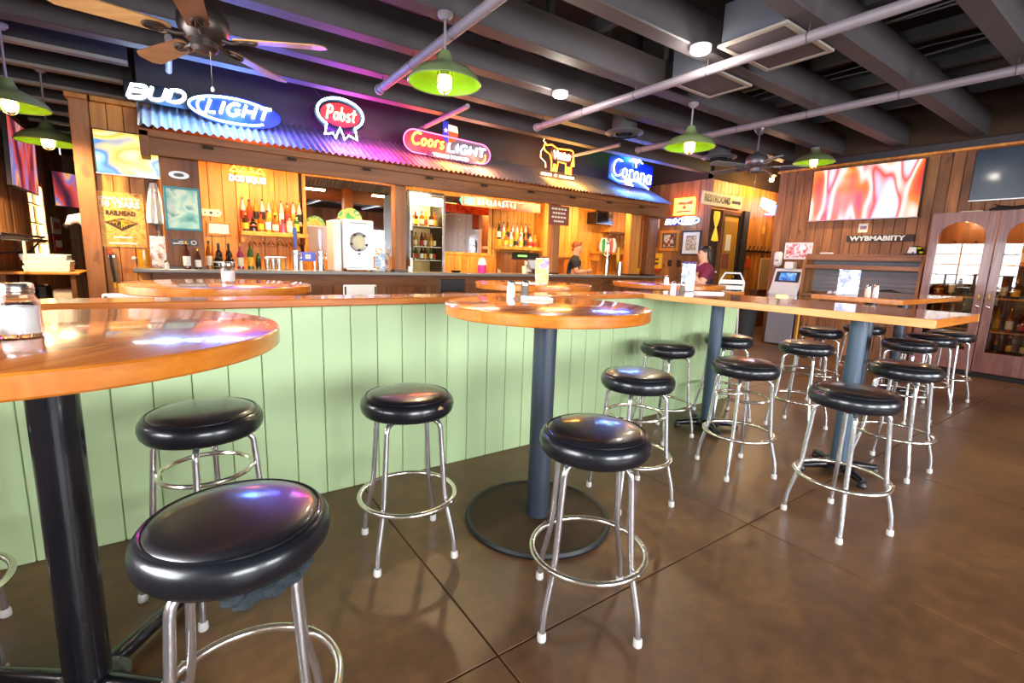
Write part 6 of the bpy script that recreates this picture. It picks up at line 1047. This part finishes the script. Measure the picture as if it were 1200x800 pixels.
def person(label, loc, rz, H, arms, mats, lean=0.0, head_turn=0.0, hair='long', name='person'):
    """facing local +x; arms = (left elbow, left wrist, right elbow, right wrist) as fractions of the height"""
    t = thing(name, label, 'person', loc, rz); skin, top, trousers, shoe, hairm = mats
    V = lambda x, y, z: Vector((x*H + lean*max(0, z-0.5)*H, y*H, z*H))
    le, lw, re, rw = [V(*a) for a in arms]
    J = {'pel': (V(0, 0, .52), (.1*H, .092*H)), 'sp': (V(0, 0, .61), (.095*H, .085*H)), 'ch': (V(.004, 0, .71), (.115*H, .095*H)), 'nb': (V(0, 0, .785), (.085*H, .07*H)), 'nk': (V(.004, 0, .845), .037*H), 'h1': (V(.016, 0, .885), .054*H), 'h2': (V(.014, 0, .935), .064*H), 'h3': (V(.008, 0, .977), .04*H)}
    E_ = [('pel', 'sp'), ('sp', 'ch'), ('ch', 'nb'), ('nb', 'nk'), ('nk', 'h1'), ('h1', 'h2'), ('h2', 'h3')]
    for s, e, w_ in ((1, le, lw), (-1, re, rw)):
        k = 'lr'[s < 0]; J[k+'s'] = (V(0, s*.115, .785), .05*H); J[k+'u'] = ((J[k+'s'][0]+e)/2, .043*H); J[k+'e'] = (e, .032*H); J[k+'f'] = (e.lerp(w_, .35), .032*H); J[k+'w'] = (w_, .021*H)
        J[k+'h'] = (V(0, s*.052, .49), .06*H); J[k+'t'] = (V(.008, s*.055, .40), .052*H); J[k+'k'] = (V(.008, s*.056, .28), .036*H); J[k+'c'] = (V(-.008, s*.056, .19), .034*H); J[k+'a'] = (V(-.008, s*.056, .045), .023*H); J[k+'o'] = (V(.05, s*.062, .02), .022*H); J[k+'q'] = (V(.09, s*.066, .018), .016*H)
        E_ += [('nb', k+'s'), (k+'s', k+'u'), (k+'u', k+'e'), (k+'e', k+'f'), (k+'f', k+'w'), ('pel', k+'h'), (k+'h', k+'t'), (k+'t', k+'k'), (k+'k', k+'c'), (k+'c', k+'a'), (k+'a', k+'o'), (k+'o', k+'q')]
    me = skin_mesh(J, E_, 'pel'); b = B(); segs = [(J[a][0], J[c_][0], a, c_) for a, c_ in E_]
    def cls(p):
        best = None
        for A, C, a, c_ in segs:
            d = C-A; u = max(0, min(1, (p-A).dot(d)/d.length_squared)); q = (p-A-d*u).length
            if best is None or q < best[0]: best = (q, a, c_, u)
        _, a, c_, u = best
        if a in ('nk', 'h1', 'h2') or c_ == 'nk' and u > .55: return 0
        if a[1:] in ('e', 'f') or c_[1:] == 'e' and u > .3: return 0
        if a[1:] in ('a', 'o'): return 3
        if a[1:] in ('h', 't', 'k', 'c') or c_[1:] == 'h' or (a == 'pel' and u < .05): return 2
        return 1
    vs_ = [v.co.copy() for v in me.vertices]; k0 = len(b.v); b.v += [tuple(v) for v in vs_]
    for p in me.polygons:
        c = sum((vs_[i] for i in p.vertices), Vector())/len(p.vertices); b.f.append(tuple(p.vertices)); b.m.append(cls(c))
    hc = J['h2'][0]; f = H/1.7
    b.add(*nose(hc, f), 0)
    for s in (1, -1):
        b.ball(hc+Vector((0.082*f, s*0.031*f, -0.004*f)), 0.011*f, 0.013*f, 0.008*f, 10, 6, 4); b.ball(hc+Vector((-0.005*f, s*0.092*f, -0.015*f)), 0.018*f, 0.008*f, 0.03*f, 10, 6, 0)
        b.tube([hc+Vector((0.09*f, s*0.018*f, 0.022*f)), hc+Vector((0.086*f, s*0.045*f, 0.022*f))], 0.004*f, 6, 5)
    b.tube([hc+Vector((0.086*f, -0.022*f, -0.068*f)), hc+Vector((0.093*f, 0, -0.066*f)), hc+Vector((0.086*f, 0.022*f, -0.068*f))], [0.003*f, 0.006*f, 0.003*f], 6, 6)
    for k, s in (('l', 1), ('r', -1)):
        e, w_ = J[k+'e'][0], J[k+'w'][0]; d = (w_-e).normalized(); hand(b, w_, d, Vector((0, -s, 0)) if abs(d.y) < .7 else Vector((1, 0, 0)), f, 0.55, 0, s)
    o = b.ob('body', [skin, top, trousers, shoe, 'eye_dark', hairm, 'lip'], t, ang=80)
    h = B()
    if hair == 'long':
        h.ball(hc+Vector((-0.022*f, 0, 0.018*f)), 0.098*f, 0.1*f, 0.105*f, 18, 12)
        for k in range(13):
            a = -1.5+k*0.25; x, y = -0.045*f-0.05*f*math.cos(a), 0.085*f*math.sin(a); h.tube([hc+Vector((x, y, 0.03*f)), hc+Vector((x-0.015*f, y*1.1, -0.08*f)), hc+Vector((x-0.03*f+0.012*f*math.sin(k*2), y*1.0, -0.16*f)), hc+Vector((x-0.02*f, y*0.9, -0.215*f))], [0.03*f, 0.032*f, 0.026*f, 0.008*f], 8)
    else: h.ball(hc+Vector((-0.02*f, 0, 0.03*f)), 0.098*f, 0.097*f, 0.088*f, 18, 12); h.tube([hc+Vector((0.05*f, 0.06*f, 0.075*f)), hc+Vector((0.078*f, 0, 0.085*f)), hc+Vector((0.05*f, -0.06*f, 0.075*f))], [0.02*f, 0.024*f, 0.02*f], 8); h.tube([hc+Vector((-0.06*f, -0.05*f, -0.02*f)), hc+Vector((-0.085*f, 0, -0.05*f)), hc+Vector((-0.06*f, 0.05*f, -0.02*f))], 0.03*f, 8)
    h.ob('hair', hairm, t, ang=80); return t
def nose(hc, f): return [hc+Vector((0.085*f, 0, 0.008*f)), hc+Vector((0.118*f, 0, -0.03*f)), hc+Vector((0.088*f, 0.016*f, -0.036*f)), hc+Vector((0.088*f, -0.016*f, -0.036*f)), hc+Vector((0.075*f, 0, -0.04*f))], [(0, 1, 2), (0, 3, 1), (1, 3, 4, 2), (0, 2, 4), (0, 4, 3)]
plain('skin_tone', 'D6A084', 0.5); plain('skin_warm', 'C98E6E', 0.5); plain('maroon', '6E1238', 0.75); plain('shirt_black', '1B1A24', 0.8); plain('denim', '28324A', 0.8); plain('trouser_black', '17171A', 0.8); plain('shoe_dark', '1A1614', 0.6); plain('hair_dark', '1E1412', 0.5); plain('hair_ginger', '8A431C', 0.55); plain('eye_dark', '221A16', 0.2); plain('lip', 'A85A50', 0.5)
W_ = person('person in a maroon polo shirt with dark tied hair, hand raised to the chin', (7.0, 4.62, 0), math.radians(140), 1.65, ((.06, .15, .63), (.17, .10, .76), (.02, -.14, .62), (.13, -.10, .55)), ('skin_tone', 'maroon', 'trouser_black', 'shoe_dark', 'hair_dark'))
B().box(-0.01, 0.0, -0.09, 0.09, -0.012, 0.012).ob('back_print', 'paper', W_, (-0.155, 0, 1.25), smooth=False)
person('person in a black T-shirt with short ginger hair working behind the bar', (6.62, 7.33, 0), math.radians(-40), 1.74, ((.03, .14, .645), (.15, .09, .665), (.03, -.15, .645), (.15, -.08, .668)), ('skin_warm', 'shirt_black', 'denim', 'shoe_dark', 'hair_ginger'), lean=0.06, hair='short')
